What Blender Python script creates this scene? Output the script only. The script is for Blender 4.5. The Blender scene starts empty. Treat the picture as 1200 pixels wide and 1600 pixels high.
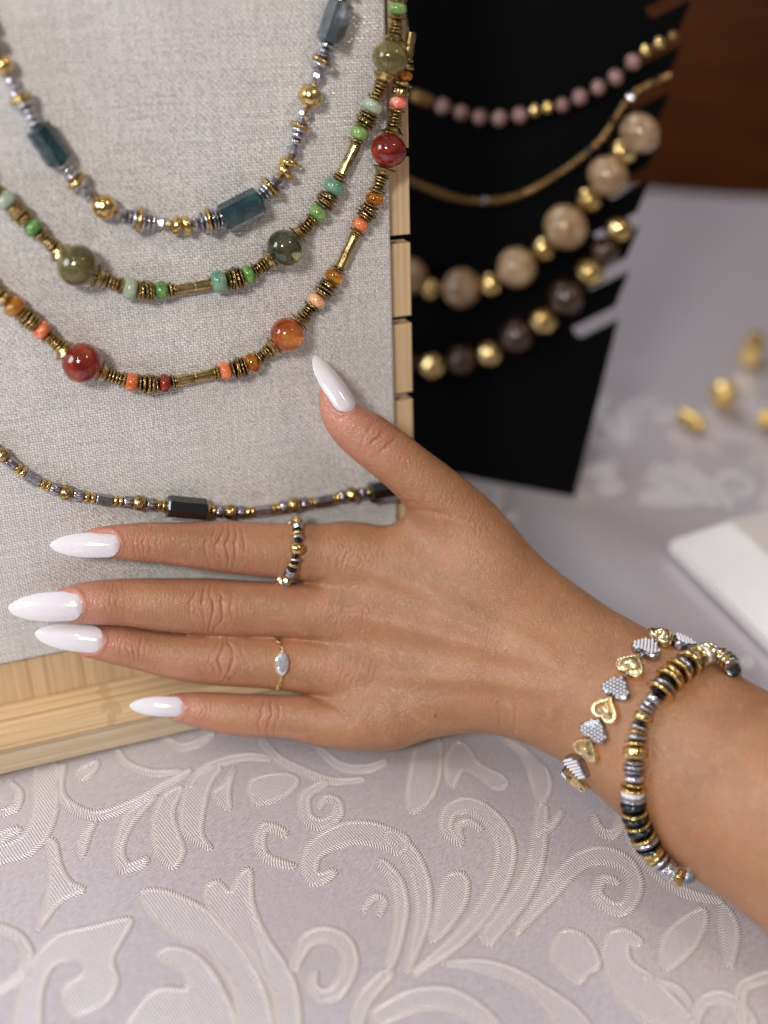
import bpy, bmesh, math, random
import numpy as np
from mathutils import Vector, Matrix
from mathutils.bvhtree import BVHTree
random.seed(7); np.random.seed(7)
SC = bpy.context.scene; COL = SC.collection
# ------------------------------------------------------------------ camera
F = 1700.0                                   # focal length in photograph pixels (1200 x 1600)
TH, RO, PS, BE = [math.radians(a) for a in (34, -2.5, 22, 10)]   # pitch, roll, board yaw, board lean
c, s = math.cos, math.sin
CAMH = 305.25                                # camera height over the cloth, mm
XW = np.array([c(RO), -s(RO)*s(TH), -s(RO)*c(TH)])
UW = np.array([s(RO), c(RO)*s(TH), c(RO)*c(TH)])
FW = np.array([0, c(TH), -s(TH)])
R3 = np.stack([XW, UW, FW])                  # rows: camera axes in the world
def ray(px, py): return np.array([(px-600)/F, (800-py)/F, 1.0])
def c2w(P): return np.asarray(P, float) @ R3 / 1000.0 + np.array([0, 0, CAMH/1000])   # camera mm -> world m
def w2c(v): return R3 @ np.asarray(v, float)
cd = bpy.data.cameras.new('camera'); cam = bpy.data.objects.new('camera', cd); COL.objects.link(cam)
cd.sensor_fit = 'VERTICAL'; cd.sensor_height = 36; cd.lens = 36*F/1600
cd.clip_start = 0.01; cd.clip_end = 20
cam.matrix_world = Matrix(((XW[0], UW[0], -FW[0], 0), (XW[1], UW[1], -FW[1], 0), (XW[2], UW[2], -FW[2], CAMH/1000), (0, 0, 0, 1)))
cd.dof.use_dof = True; cd.dof.focus_distance = 0.375; cd.dof.aperture_fstop = 3.1
SC.camera = cam
# ------------------------------------------------------------------ light
W = bpy.data.worlds.new('World'); SC.world = W; W.use_nodes = True
wt = W.node_tree; wg = wt.nodes.new('ShaderNodeTexCoord'); wx = wt.nodes.new('ShaderNodeSeparateXYZ'); wm = wt.nodes.new('ShaderNodeMapRange'); wr = wt.nodes.new('ShaderNodeValToRGB')
wt.links.new(wg.outputs['Generated'], wx.inputs[0]); wt.links.new(wx.outputs[2], wm.inputs[0]); wm.inputs[1].default_value = -1; wm.inputs[2].default_value = 1
wt.links.new(wm.outputs[0], wr.inputs[0]); wt.links.new(wr.outputs[0], wt.nodes['Background'].inputs[0])
for p_, c_ in ((0.0, (0.05, 0.03, 0.02)), (0.47, (0.10, 0.075, 0.06)), (0.58, (0.34, 0.31, 0.31)), (0.8, (0.62, 0.60, 0.62))):   # room: dark floor, dim walls, pale ceiling
    e_ = wr.color_ramp.elements[0] if p_ == 0 else (wr.color_ramp.elements[1] if p_ == 0.8 else wr.color_ramp.elements.new(p_)); e_.position = p_; e_.color = (*c_, 1)
wt.nodes['Background'].inputs[1].default_value = 0.36
def area(name, camoff, target, size, power, col, shape='DISK'):
    l = bpy.data.lights.new(name, 'AREA'); l.shape = shape; l.size = size; l.energy = power; l.color = col
    if shape == 'RECTANGLE': l.size_y = size*0.12
    o = bpy.data.objects.new(name, l); COL.objects.link(o)
    o.location = camoff
    d = Vector(target) - Vector(camoff); o.rotation_euler = d.to_track_quat('-Z', 'Y').to_euler()
    return o
TGT = c2w(ray(520, 900)*405)
area('key_lamp', (-0.24, -0.36, 0.64), TGT, 0.15, 6.2, (1.0, 0.95, 0.90))
area('ceiling_lamp', (-0.45, -0.35, 1.25), TGT, 0.05, 1.2, (1.0, 0.62, 0.30))
area('warm_ceiling_lamp', (0.85, -0.10, 1.4), TGT, 0.15, 3.5, (1.0, 0.74, 0.55))
area('cloth_sheen_lamp', (-0.62, 1.28, 1.45), TGT, 0.7, 18.0, (0.86, 0.91, 1.0))  # unseen cool lamp, added for the satin sheen on the cloth
area('window_lamp', (-0.72, 0.06, 0.50), TGT, 0.40, 5.0, (0.80, 0.89, 1.0))
SC.view_settings.view_transform = 'Standard'; SC.view_settings.look = 'None'
SC.view_settings.exposure = -0.28; SC.view_settings.gamma = 1
SC.cycles.use_denoising = True
SC.cycles.max_bounces = 8; SC.cycles.transparent_max_bounces = 8
SC.cycles.sample_clamp_indirect = 4.0
# ------------------------------------------------------------------ planes used for placing things
ER = w2c((c(PS), s(PS), 0)); EU = w2c((-s(PS)*s(BE), c(PS)*s(BE), c(BE))); EN = w2c((s(PS)*c(BE), -c(PS)*c(BE), s(BE)))
ZU = w2c((0, 0, 1))
KB = EN @ (ray(300, 950)*415.0)
def BD(px, py, n=0): return (KB+n)/(EN @ ray(px, py))          # depth of the linen plane lifted by n mm
def BP(px, py, n=0): return ray(px, py)*BD(px, py, n)
def TP(px, py, z=0): r = ray(px, py); return r*((-CAMH+z)/(ZU @ r))  # point of the table plane
O_B = BP(0, 1211, 16)                                           # ledge foot
def st(px, py, n=0): d = BP(px, py, n)-O_B; return d @ ER, d @ EU
# ------------------------------------------------------------------ helpers
def tag(o, label=None, cat=None, group=None, kind=None):
    for k, v in (('label', label), ('category', cat), ('group', group), ('kind', kind)):
        if v: o[k] = v
    return o
def empty(name, loc=(0, 0, 0), label=None, cat=None, group=None, mat=None):
    o = bpy.data.objects.new(name, None); COL.objects.link(o); o.empty_display_size = 0.01
    if mat is not None: o.matrix_world = mat
    else: o.location = loc
    return tag(o, label, cat, group)
def link(name, me, parent=None, mats=None):
    o = bpy.data.objects.new(name, me); COL.objects.link(o)
    if mats is not None:
        for m in (mats if isinstance(mats, (list, tuple)) else [mats]): me.materials.append(m)
    if parent is not None: o.parent = parent
    return o
def mesh(name, vs, fs, smooth=False):
    me = bpy.data.meshes.new(name); me.from_pydata([tuple(map(float, v)) for v in vs], [], fs); me.update()
    if smooth: me.polygons.foreach_set('use_smooth', [True]*len(me.polygons))
    return me
def catmull(P, n=8, closed=False):
    P = np.asarray(P, float); m = len(P); out = []
    rng = range(m if closed else m-1)
    for i in rng:
        if closed: a, b, d, e = P[(i-1) % m], P[i], P[(i+1) % m], P[(i+2) % m]
        else: a, b, d, e = P[max(i-1, 0)], P[i], P[i+1], P[min(i+2, m-1)]
        for k in range(n):
            t = k/n
            out.append(0.5*((2*b)+(d-a)*t+(2*a-5*b+4*d-e)*t*t+(-a+3*b-3*d+e)*t**3))
    if not closed: out.append(P[-1])
    return np.array(out)
# ------------------------------------------------------------------ materials
class NT:
    def __init__(self, name):
        self.m = bpy.data.materials.new(name); self.m.use_nodes = True
        self.t = self.m.node_tree; self.b = self.t.nodes['Principled BSDF']; self.out = self.t.nodes['Material Output']
    def n(self, typ, ins=None, **kw):
        nd = self.t.nodes.new(typ)
        for k, v in kw.items(): setattr(nd, k, v)
        for k, v in (ins or {}).items(): self.set(nd.inputs[k], v)
        return nd
    def set(self, sock, v):
        if isinstance(v, bpy.types.NodeSocket): self.t.links.new(v, sock)
        elif isinstance(v, (tuple, list)) and len(v) == 3 and sock.type == 'RGBA': sock.default_value = (*v, 1)
        else: sock.default_value = v
    def P(self, **kw):
        for k, v in kw.items(): self.set(self.b.inputs[k.replace('_', ' ')], v)
        return self
    def math(self, op, a, b=0.0, clamp=False):
        nd = self.n('ShaderNodeMath', {0: a, 1: b}, operation=op, use_clamp=clamp); return nd.outputs[0]
    def mix(self, f, a, b):
        nd = self.n('ShaderNodeMix', data_type='RGBA'); self.set(nd.inputs[0], f); self.set(nd.inputs[6], a); self.set(nd.inputs[7], b)
        return nd.outputs[2]
    def ramp(self, f, stops):
        nd = self.n('ShaderNodeValToRGB', {0: f}); el = nd.color_ramp.elements
        while len(el) < len(stops): el.new(0.5)
        for e, (p, col) in zip(el, stops): e.position = p; e.color = (*col, 1) if len(col) == 3 else col
        return nd.outputs[0]
    def co(self, kind='Object'): return self.n('ShaderNodeTexCoord').outputs[kind]
    def map(self, v, scale=(1, 1, 1), rot=(0, 0, 0)): return self.n('ShaderNodeMapping', {'Vector': v, 'Scale': scale, 'Rotation': rot}).outputs[0]
    def noise(self, v, scale, detail=3, rough=0.55): return self.n('ShaderNodeTexNoise', {'Vector': v, 'Scale': scale, 'Detail': detail, 'Roughness': rough}).outputs[0]
    def bump(self, h, strength=0.5, dist=0.001, normal=None):
        ins = {'Height': h, 'Strength': strength, 'Distance': dist}
        nd = self.n('ShaderNodeBump', ins)
        if normal is not None: self.set(nd.inputs['Normal'], normal)
        return nd.outputs[0]
def simple(name, col, rough=0.4, metal=0.0, var=0.0, vscale=300, bumpd=0.0, bscale=2000, **kw):
    t = NT(name); co = t.co()
    if var:
        f = t.noise(co, vscale, 4)
        colo = t.ramp(f, [(0.3, tuple(x*(1-var) for x in col)), (0.7, tuple(min(1, x*(1+var)) for x in col))])
        t.P(Base_Color=colo)
    else: t.P(Base_Color=col)
    t.P(Roughness=rough, Metallic=metal, **kw)
    if bumpd: t.P(Normal=t.bump(t.noise(co, bscale, 3), 0.6, bumpd))
    return t.m
M = {}
def metal(name, col, dark, rough, vs=3.0):
    t = NT(name); g = t.co('Object')
    f = t.noise(g, vs, 4, 0.6)
    rnd = t.n('ShaderNodeObjectInfo').outputs['Random']
    cc = t.mix(t.math('MULTIPLY', rnd, 0.35), t.ramp(f, [(0.35, dark), (0.6, col)]), dark)
    t.P(Base_Color=cc, Metallic=1.0, Roughness=t.n('ShaderNodeMapRange', {0: f, 3: rough*1.5, 4: rough*0.7}).outputs[0])
    t.P(Normal=t.bump(t.noise(g, 5, 2), 0.06, 0.02))
    return t.m
M['gold'] = metal('polished_gold', (0.88, 0.68, 0.33), (0.58, 0.39, 0.13), 0.14)
M['palegold'] = metal('pale_gold', (0.92, 0.77, 0.48), (0.76, 0.58, 0.30), 0.26)
M['agold'] = metal('antique_gold', (0.74, 0.57, 0.28), (0.24, 0.16, 0.05), 0.22)
M['satingold'] = metal('satin_gold', (0.98, 0.74, 0.32), (0.85, 0.58, 0.20), 0.42)
M['silver'] = metal('silver', (0.80, 0.79, 0.82), (0.48, 0.47, 0.52), 0.17)
M['hematite'] = metal('steel_grey', (0.55, 0.53, 0.58), (0.33, 0.31, 0.36), 0.2)
M['dark'] = metal('dark_steel', (0.10, 0.11, 0.12), (0.03, 0.035, 0.04), 0.14)
def stone(name, cols, scale=2.2, rough=0.12, trans=0.0, sss=0.0, dist=0.6):
    t = NT(name); co = t.co('Object')
    rv = t.n('ShaderNodeVectorMath', {0: co, 1: t.n('ShaderNodeVectorMath', {0: t.n('ShaderNodeObjectInfo').outputs['Random'], 1: (17, 9, 31)}, operation='MULTIPLY').outputs[0]}, operation='ADD').outputs[0]
    nz = t.n('ShaderNodeTexNoise', {'Vector': rv, 'Scale': scale, 'Detail': 5, 'Roughness': 0.6, 'Distortion': dist}).outputs[0]
    k = len(cols); t.P(Base_Color=t.ramp(nz, [(0.30+0.4*i/(k-1), cc) for i, cc in enumerate(cols)]))
    t.P(Roughness=rough, Transmission_Weight=trans, IOR=1.5, Coat_Weight=0.5, Coat_Roughness=0.04)
    if sss: t.P(Subsurface_Weight=sss, Subsurface_Radius=(1, 0.8, 0.5), Subsurface_Scale=0.003)
    return t.m
M['teal'] = stone('teal_stone', [(0.003, 0.012, 0.015), (0.008, 0.034, 0.040), (0.03, 0.08, 0.085)], 2.2, 0.10)
M['greystone'] = stone('smoky_stone', [(0.02, 0.03, 0.035), (0.07, 0.085, 0.09), (0.45, 0.43, 0.5)], 1.0, 0.12)
M['olive'] = stone('olive_glass', [(0.14, 0.14, 0.045), (0.38, 0.34, 0.12), (0.80, 0.66, 0.25)], 1.3, 0.02, 0.8, 0.15)
M['olivedark'] = stone('dark_olive_glass', [(0.02, 0.035, 0.02), (0.16, 0.17, 0.085), (0.38, 0.36, 0.17)], 1.3, 0.02, 0.8, 0.15)
M['palegreen'] = stone('pale_green_quartz', [(0.30, 0.42, 0.28), (0.50, 0.62, 0.46), (0.65, 0.72, 0.60)], 2, 0.1, 0.35)
M['aqua'] = stone('aqua_quartz', [(0.08, 0.22, 0.13), (0.16, 0.35, 0.22), (0.30, 0.48, 0.35)], 2, 0.1, 0.25)
M['green'] = stone('green_jasper', [(0.03, 0.08, 0.015), (0.10, 0.24, 0.055), (0.24, 0.40, 0.13)], 2.6, 0.15)
M['lightgreen'] = stone('light_green_jade', [(0.10, 0.22, 0.05), (0.22, 0.38, 0.11), (0.34, 0.48, 0.21)], 2.6, 0.10, 0.15)
M['red'] = stone('red_carnelian', [(0.16, 0.010, 0.006), (0.42, 0.035, 0.015), (0.85, 0.20, 0.05)], 1.2, 0.03, 0.6, 0.3)
M['darkred'] = stone('dark_red_carnelian', [(0.09, 0.006, 0.005), (0.28, 0.02, 0.012), (0.60, 0.09, 0.02)], 1.2, 0.03, 0.45, 0.4)
M['orangeagate'] = stone('orange_agate', [(0.38, 0.05, 0.010), (0.68, 0.17, 0.025), (0.98, 0.50, 0.10)], 1.2, 0.03, 0.6, 0.3)
M['amber'] = stone('amber', [(0.45, 0.09, 0.004), (0.88, 0.34, 0.015), (1.0, 0.66, 0.08)], 1.5, 0.02, 0.72, 0.25)
M['coral'] = stone('coral_jasper', [(0.48, 0.09, 0.03), (0.68, 0.18, 0.06), (0.75, 0.33, 0.17)], 2.6, 0.15)
M['coralpink'] = stone('mottled_coral', [(0.70, 0.05, 0.04), (0.80, 0.22, 0.15), (0.88, 0.66, 0.56)], 2.6, 0.15)
M['peach'] = stone('peach_jasper', [(0.55, 0.22, 0.10), (0.75, 0.40, 0.22), (0.85, 0.56, 0.36)], 3.5, 0.18)
M['black'] = simple('black_onyx', (0.006, 0.006, 0.007), 0.08, Coat_Weight=1.0, Coat_Roughness=0.03)
M['pink'] = stone('pink_rhodonite', [(0.16, 0.075, 0.07), (0.28, 0.15, 0.14), (0.42, 0.28, 0.26)], 2.6, 0.35)
M['woodbead'] = stone('tan_wood_bead', [(0.22, 0.13, 0.065), (0.33, 0.21, 0.115), (0.50, 0.38, 0.24)], 3.2, 0.2)
M['brownbead'] = stone('dark_brown_bead', [(0.015, 0.008, 0.005), (0.04, 0.02, 0.012), (0.08, 0.04, 0.025)], 1.6, 0.12)
M['bronze'] = metal('bronze_tube', (0.34, 0.21, 0.09), (0.14, 0.08, 0.03), 0.3)
t = NT('clear_crystal'); t.P(Base_Color=(0.97, 0.97, 1.0), Roughness=0.01, IOR=2.3, Transmission_Weight=0.85); M['crystal'] = t.m
t = NT('pave_stone'); t.P(Base_Color=(0.86, 0.86, 0.90), Roughness=0.08, Metallic=0.25); M['pave'] = t.m
t = NT('brilliant_stone'); t.P(Base_Color=(0.95, 0.94, 0.97), Roughness=0.03, Metallic=0.8, IOR=2.2); M['gem'] = t.m
M['thread'] = simple('stringing_wire', (0.05, 0.045, 0.04), 0.5)
# linen: plain weave with metallic glints, coordinates in the board's own frame (metres)
t = NT('grey_linen'); co = t.co()
wob = t.n('ShaderNodeVectorMath', {0: co, 1: t.n('ShaderNodeVectorMath', {0: t.n('ShaderNodeTexNoise', {'Vector': co, 'Scale': 260.0, 'Detail': 2}).outputs[1], 1: (0.0005, 0.0005, 0)}, operation='MULTIPLY').outputs[0]}, operation='ADD').outputs[0]
sx = t.n('ShaderNodeSeparateXYZ', {0: wob}); PIT = 0.00090
ax, ay = [t.math('MULTIPLY', sx.outputs[i], math.pi/PIT) for i in (0, 1)]
sxn, syn = t.math('SINE', ax), t.math('SINE', ay)
hx, hy = t.math('ABSOLUTE', sxn), t.math('ABSOLUTE', syn)
over = t.math('GREATER_THAN', t.math('MULTIPLY', t.math('SINE', t.math('ADD', ax, 0.0)), syn), 0.0)
slx = t.noise(t.map(co, (1000, 30, 1)), 1.0, 2); sly = t.noise(t.map(co, (30, 1000, 1)), 1.0, 2)
wh = t.n('ShaderNodeMix', {0: over, 2: t.math('MULTIPLY', hx, slx), 3: t.math('MULTIPLY', hy, sly)}).outputs[0]
thick = t.n('ShaderNodeMix', {0: over, 2: slx, 3: sly}).outputs[0]
fl = t.n('ShaderNodeVectorMath', {0: t.n('ShaderNodeVectorMath', {0: wob, 1: (1/PIT, 1/PIT, 0)}, operation='MULTIPLY').outputs[0]}, operation='FLOOR').outputs[0]
wn = t.n('ShaderNodeTexWhiteNoise', {'Vector': fl}).outputs[0]
glint = t.math('MULTIPLY', t.math('GREATER_THAN', wn, 0.70), t.math('GREATER_THAN', wh, 0.30))
base = t.ramp(thick, [(0.30, (0.58, 0.57, 0.56)), (0.5, (0.70, 0.69, 0.68)), (0.68, (0.83, 0.82, 0.81))])
base = t.mix(t.math('MULTIPLY', t.math('LESS_THAN', wh, 0.15), 0.8), base, (0.17, 0.165, 0.16))
big = t.noise(co, 22, 2)
base = t.mix(t.math('MULTIPLY', big, 0.2), base, (0.60, 0.575, 0.575))
t.P(Base_Color=t.mix(glint, base, (1.0, 1.0, 1.0)), Metallic=t.math('MULTIPLY', glint, 0.75), Roughness=t.n('ShaderNodeMix', {0: glint, 2: 0.85, 3: 0.30}).outputs[0],
    Normal=t.bump(wh, 0.7, 0.0004))
M['linen'] = t.m
def bamboo(name, axis, tone=(0.66, 0.44, 0.235), knot=()):
    t = NT(name); co = t.co(); sc = [1300, 1300, 1300]; sc[axis] = 14
    g = t.noise(t.map(co, tuple(sc)), 0.35, 4, 0.6); g2 = t.noise(t.map(co, tuple(sc)), 0.09, 2, 0.5)
    sc2 = [140, 140, 140]; sc2[axis] = 5
    g3 = t.noise(t.map(co, tuple(sc2)), 1, 2)
    d = tuple(x*k for x, k in zip(tone, (0.62, 0.55, 0.48))); l = tuple(min(1, x*k) for x, k in zip(tone, (1.15, 1.22, 1.35)))
    cc = t.ramp(g, [(0.33, d), (0.48, tone), (0.66, l)])
    cc = t.mix(t.math('MULTIPLY', t.math('GREATER_THAN', g2, 0.56), 0.35), cc, tuple(x*0.7 for x in tone))
    cc = t.mix(t.math('MULTIPLY', g3, 0.35), cc, l)
    xx = t.math('ADD', t.n('ShaderNodeSeparateXYZ', {0: co}).outputs[axis], t.math('MULTIPLY', t.noise(co, 160, 2), 0.012))
    for k in knot:
        cc = t.mix(t.math('MULTIPLY', t.math('LESS_THAN', t.math('ABSOLUTE', t.math('SUBTRACT', xx, k+0.006)), 0.0022), t.math('MULTIPLY', g, 0.75)), cc, d)
    t.P(Base_Color=cc, Roughness=0.5, Normal=t.bump(g, 0.25, 0.0003)); return t.m
M['bam_u'] = bamboo('bamboo_upright_grain', 1, (0.60, 0.42, 0.24))
M['bam_r'] = bamboo('bamboo_lengthwise_grain', 0, (0.66, 0.45, 0.24), (0.042, -0.06, 0.128))
M['bam_g'] = bamboo('bamboo_pale_grain', 0, (0.52, 0.41, 0.27), (0.085, -0.03))
t = NT('black_velvet'); co = t.co(); t.P(Base_Color=(0.0022, 0.0022, 0.0026), Roughness=1.0, Specular_IOR_Level=0.08, Sheen_Weight=0.03, Sheen_Roughness=0.4, Normal=t.bump(t.noise(co, 2600, 2), 0.5, 0.0004)); M['velvet'] = t.m
M['white'] = simple('white_card', (0.80, 0.79, 0.79), 0.5, var=0.03, vscale=60)
M['cream'] = simple('cream_card', (0.66, 0.61, 0.585), 0.55, var=0.04, vscale=60)
t = NT('brown_wood'); co = t.co(); g = t.noise(t.map(co, (1.2, 1, 14)), 6, 5)
t.P(Base_Color=t.ramp(g, [(0.3, (0.045, 0.010, 0.001)), (0.7, (0.17, 0.045, 0.003))]), Roughness=0.4); M['wood'] = t.m
# damask cloth
t = NT('silver_lilac_satin'); co = t.co()
tw = t.n('ShaderNodeTexWave', {'Vector': t.map(co, (1, 1, 1), (0, 0, 0.75)), 'Scale': 420.0, 'Distortion': 0.6, 'Detail': 1.0}).outputs[1]
fine = t.noise(t.map(t.map(co, (1, 1, 1), (0, 0, 0.75)), (2400, 520, 1000)), 1.0, 3); bigv = t.noise(co, 9, 3)
cc = t.ramp(fine, [(0.30, (0.54, 0.505, 0.56)), (0.70, (0.78, 0.74, 0.795))])
cc = t.mix(t.ramp(bigv, [(0.45, (0, 0, 0)), (0.75, (0.5, 0.5, 0.5))]), cc, (0.66, 0.60, 0.62))
t.P(Base_Color=cc, Roughness=0.33, Metallic=0.45, Sheen_Weight=0.3, Coat_Weight=0.08, Coat_Roughness=0.25, Normal=t.bump(t.math('ADD', tw, fine), 0.35, 0.00022)); M['satin'] = t.m
t = NT('raised_satin_weave'); co = t.co()
fine = t.noise(co, 2200, 2); tw = t.n('ShaderNodeTexWave', {'Vector': t.map(co, (1, 1, 1), (0, 0, -0.7)), 'Scale': 330.0, 'Distortion': 0.5}).outputs[1]
t.P(Base_Color=t.ramp(t.math('ADD', t.math('MULTIPLY', fine, 0.6), t.math('MULTIPLY', tw, 0.4)), [(0.3, (0.53, 0.495, 0.52)), (0.7, (0.82, 0.78, 0.805))]), Roughness=0.36, Metallic=0.36, Sheen_Weight=0.2, Normal=t.bump(t.math('ADD', tw, fine), 0.5, 0.00025)); M['motif'] = t.m
t = NT('corded_edge'); uv = t.co('UV'); sp = t.n('ShaderNodeSeparateXYZ', {0: uv})
ph = t.math('ADD', t.math('MULTIPLY', sp.outputs[0], 6.2), t.math('MULTIPLY', sp.outputs[1], 2.2))
st_ = t.math('SINE', ph)
cs = t.n('ShaderNodeMapRange', {0: st_, 1: -1.0, 2: 1.0}).outputs[0]
t.P(Base_Color=t.ramp(t.math('ADD', t.math('MULTIPLY', cs, 0.62), t.math('MULTIPLY', sp.outputs[1], 0.095)), [(0.12, (0.30, 0.245, 0.23)), (0.42, (0.54, 0.485, 0.48)), (0.8, (0.95, 0.92, 0.94))]), Roughness=0.36, Metallic=0.2, Sheen_Weight=0.2, Normal=t.bump(cs, 0.7, 0.0003)); M['cord'] = t.m
# skin
t = NT('tan_skin'); co = t.co()
at = t.n('ShaderNodeVertexColor', layer_name='skin'); sr = t.n('ShaderNodeSeparateColor', {0: at.outputs[0]})
n1 = t.noise(co, 55, 4); n2 = t.noise(co, 900, 3)
cc = t.ramp(n1, [(0.3, (0.255, 0.112, 0.047)), (0.7, (0.37, 0.178, 0.083))])
cc = t.mix(t.math('MULTIPLY', n2, 0.3), cc, (0.46, 0.235, 0.115))
n3 = t.noise(co, 190, 3, 0.6)
cc = t.mix(t.ramp(n3, [(0.48, (0, 0, 0)), (0.72, (0.55, 0.55, 0.55))]), cc, (0.40, 0.15, 0.075))
n4 = t.noise(co, 340, 2)
cc = t.mix(t.ramp(n4, [(0.55, (0, 0, 0)), (0.75, (0.35, 0.35, 0.35))]), cc, (0.48, 0.265, 0.135))
cc = t.mix(t.math('MULTIPLY', sr.outputs[0], 0.8), cc, (0.56, 0.235, 0.175))
cc = t.mix(t.math('MULTIPLY', sr.outputs[1], 0.55), cc, (0.33, 0.125, 0.06))
cc = t.mix(sr.outputs[2], cc, (0.10, 0.03, 0.015))
vor = t.n('ShaderNodeTexVoronoi', {'Vector': t.map(co, (1, 1, 1)), 'Scale': 1150.0}, feature='DISTANCE_TO_EDGE').outputs[0]
vs_ = t.math('MINIMUM', vor, 0.22)
lines = t.noise(t.map(t.map(co, (1, 1, 1), (0, 0, 0.5)), (1500, 330, 700)), 1.0, 2)
hgt = t.math('ADD', t.math('MULTIPLY', vs_, 1.6), t.math('ADD', t.math('MULTIPLY', lines, 0.9), t.math('MULTIPLY', n2, 0.5)))
t.P(Base_Color=cc, Roughness=t.math('SUBTRACT', t.n('ShaderNodeMapRange', {0: n2, 3: 0.33, 4: 0.47}).outputs[0], t.math('MULTIPLY', sr.outputs[0], 0.14)), Subsurface_Weight=0.10, Subsurface_Radius=(1.0, 0.35, 0.2), Subsurface_Scale=0.0028,
    Specular_IOR_Level=0.58, Normal=t.bump(hgt, 0.68, 0.0003)); M['skin'] = t.m
t = NT('milky_nail_gel'); nu = t.n('ShaderNodeSeparateXYZ', {0: t.co('UV')}).outputs[0]; t.P(Base_Color=t.ramp(nu, [(0.0, (0.66, 0.54, 0.56)), (0.12, (0.68, 0.62, 0.67)), (0.5, (0.72, 0.69, 0.74)), (1.0, (0.74, 0.72, 0.73))]), Roughness=0.14, Coat_Weight=1.0, Coat_Roughness=0.04, Subsurface_Weight=0.25, Subsurface_Radius=(1, 0.8, 0.8), Subsurface_Scale=0.001, Thin_Film_Thickness=380.0, Thin_Film_IOR=1.4); M['nail'] = t.m
# ================================================================== the setting: wall, table, cloth
YE = float(c2w(TP(1100, 300))[1])            # far edge of the table
def box(name, x0, x1, y0, y1, z0, z1, mat, parent=None, bev=0.0, seg=2):
    bm = bmesh.new(); bmesh.ops.create_cube(bm, size=1)
    for v in bm.verts: v.co = Vector(((x0+x1)/2+v.co.x*(x1-x0), (y0+y1)/2+v.co.y*(y1-y0), (z0+z1)/2+v.co.z*(z1-z0)))
    if bev: bmesh.ops.bevel(bm, geom=bm.edges[:], offset=bev, segments=seg, affect='EDGES', profile=0.6)
    me = bpy.data.meshes.new(name); bm.to_mesh(me); bm.free()
    return link(name, me, parent, mat)
tag(box('wall', -2.5, 2.5, YE+0.50, YE+0.56, -0.8, 1.2, M['wood']), kind='structure')
tag(box('floor', -2.5, 2.5, -1.5, YE+0.56, -0.82, -0.78, M['wood']), kind='structure')
tab = tag(empty('table', (0.1, 0.4, -0.76), 'dark wooden table hidden under the damask cloth', 'table'))
def child_world(o, p): o.parent = p; o.matrix_parent_inverse = p.matrix_world.inverted() if False else Matrix.Translation(-Vector(p.location))
o = box('table_top', -0.78, 0.98, -0.16, YE-0.004, -0.034, -0.004, M['wood']); child_world(o, tab)
for lx in (-0.70, 0.90):
    for ly in (-0.10, YE-0.08):
        o = box('leg', lx-0.03, lx+0.03, ly-0.03, ly+0.03, -0.78, -0.034, M['wood']); child_world(o, tab)
def zc(x, y):                                  # gentle swell of the cloth, metres
    w = 0.0009*math.sin(x*23+0.7+y*9)+0.0008*math.sin(y*27-x*13+1.9)
    k = min(1, max(0, (0.36-y)/0.08)) if x < 0.06 else 1.0   # pressed flat under the stand
    return w*1.15*k-0.0017*k
vs, fs = [], []; NX, NY = 150, 100
X0, X1, Y0, Y1 = -0.8, 1.0, -0.18, YE
ys = [Y0+(Y1-Y0)*j/NY for j in range(NY+1)]
rows = [(y, None) for y in ys]+[(YE+0.004, -0.004), (YE+0.006, -0.05), (YE+0.012, -0.18)]
for y, z in rows:
    for i in range(NX+1):
        x = X0+(X1-X0)*i/NX; zz = zc(x, y) if z is None else z+0.0
        vs.append((x, y+(0.006*math.sin(x*40) if z is not None and z < -0.02 else 0), zz))
for j in range(len(rows)-1):
    for i in range(NX):
        a = j*(NX+1)+i; fs.append((a, a+1, a+NX+2, a+NX+1))
cloth = link('tablecloth', mesh('tablecloth', vs, fs, True), None, M['satin'])
tag(cloth, 'silver lilac damask tablecloth woven with raised scrolling leaves', 'tablecloth')
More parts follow.
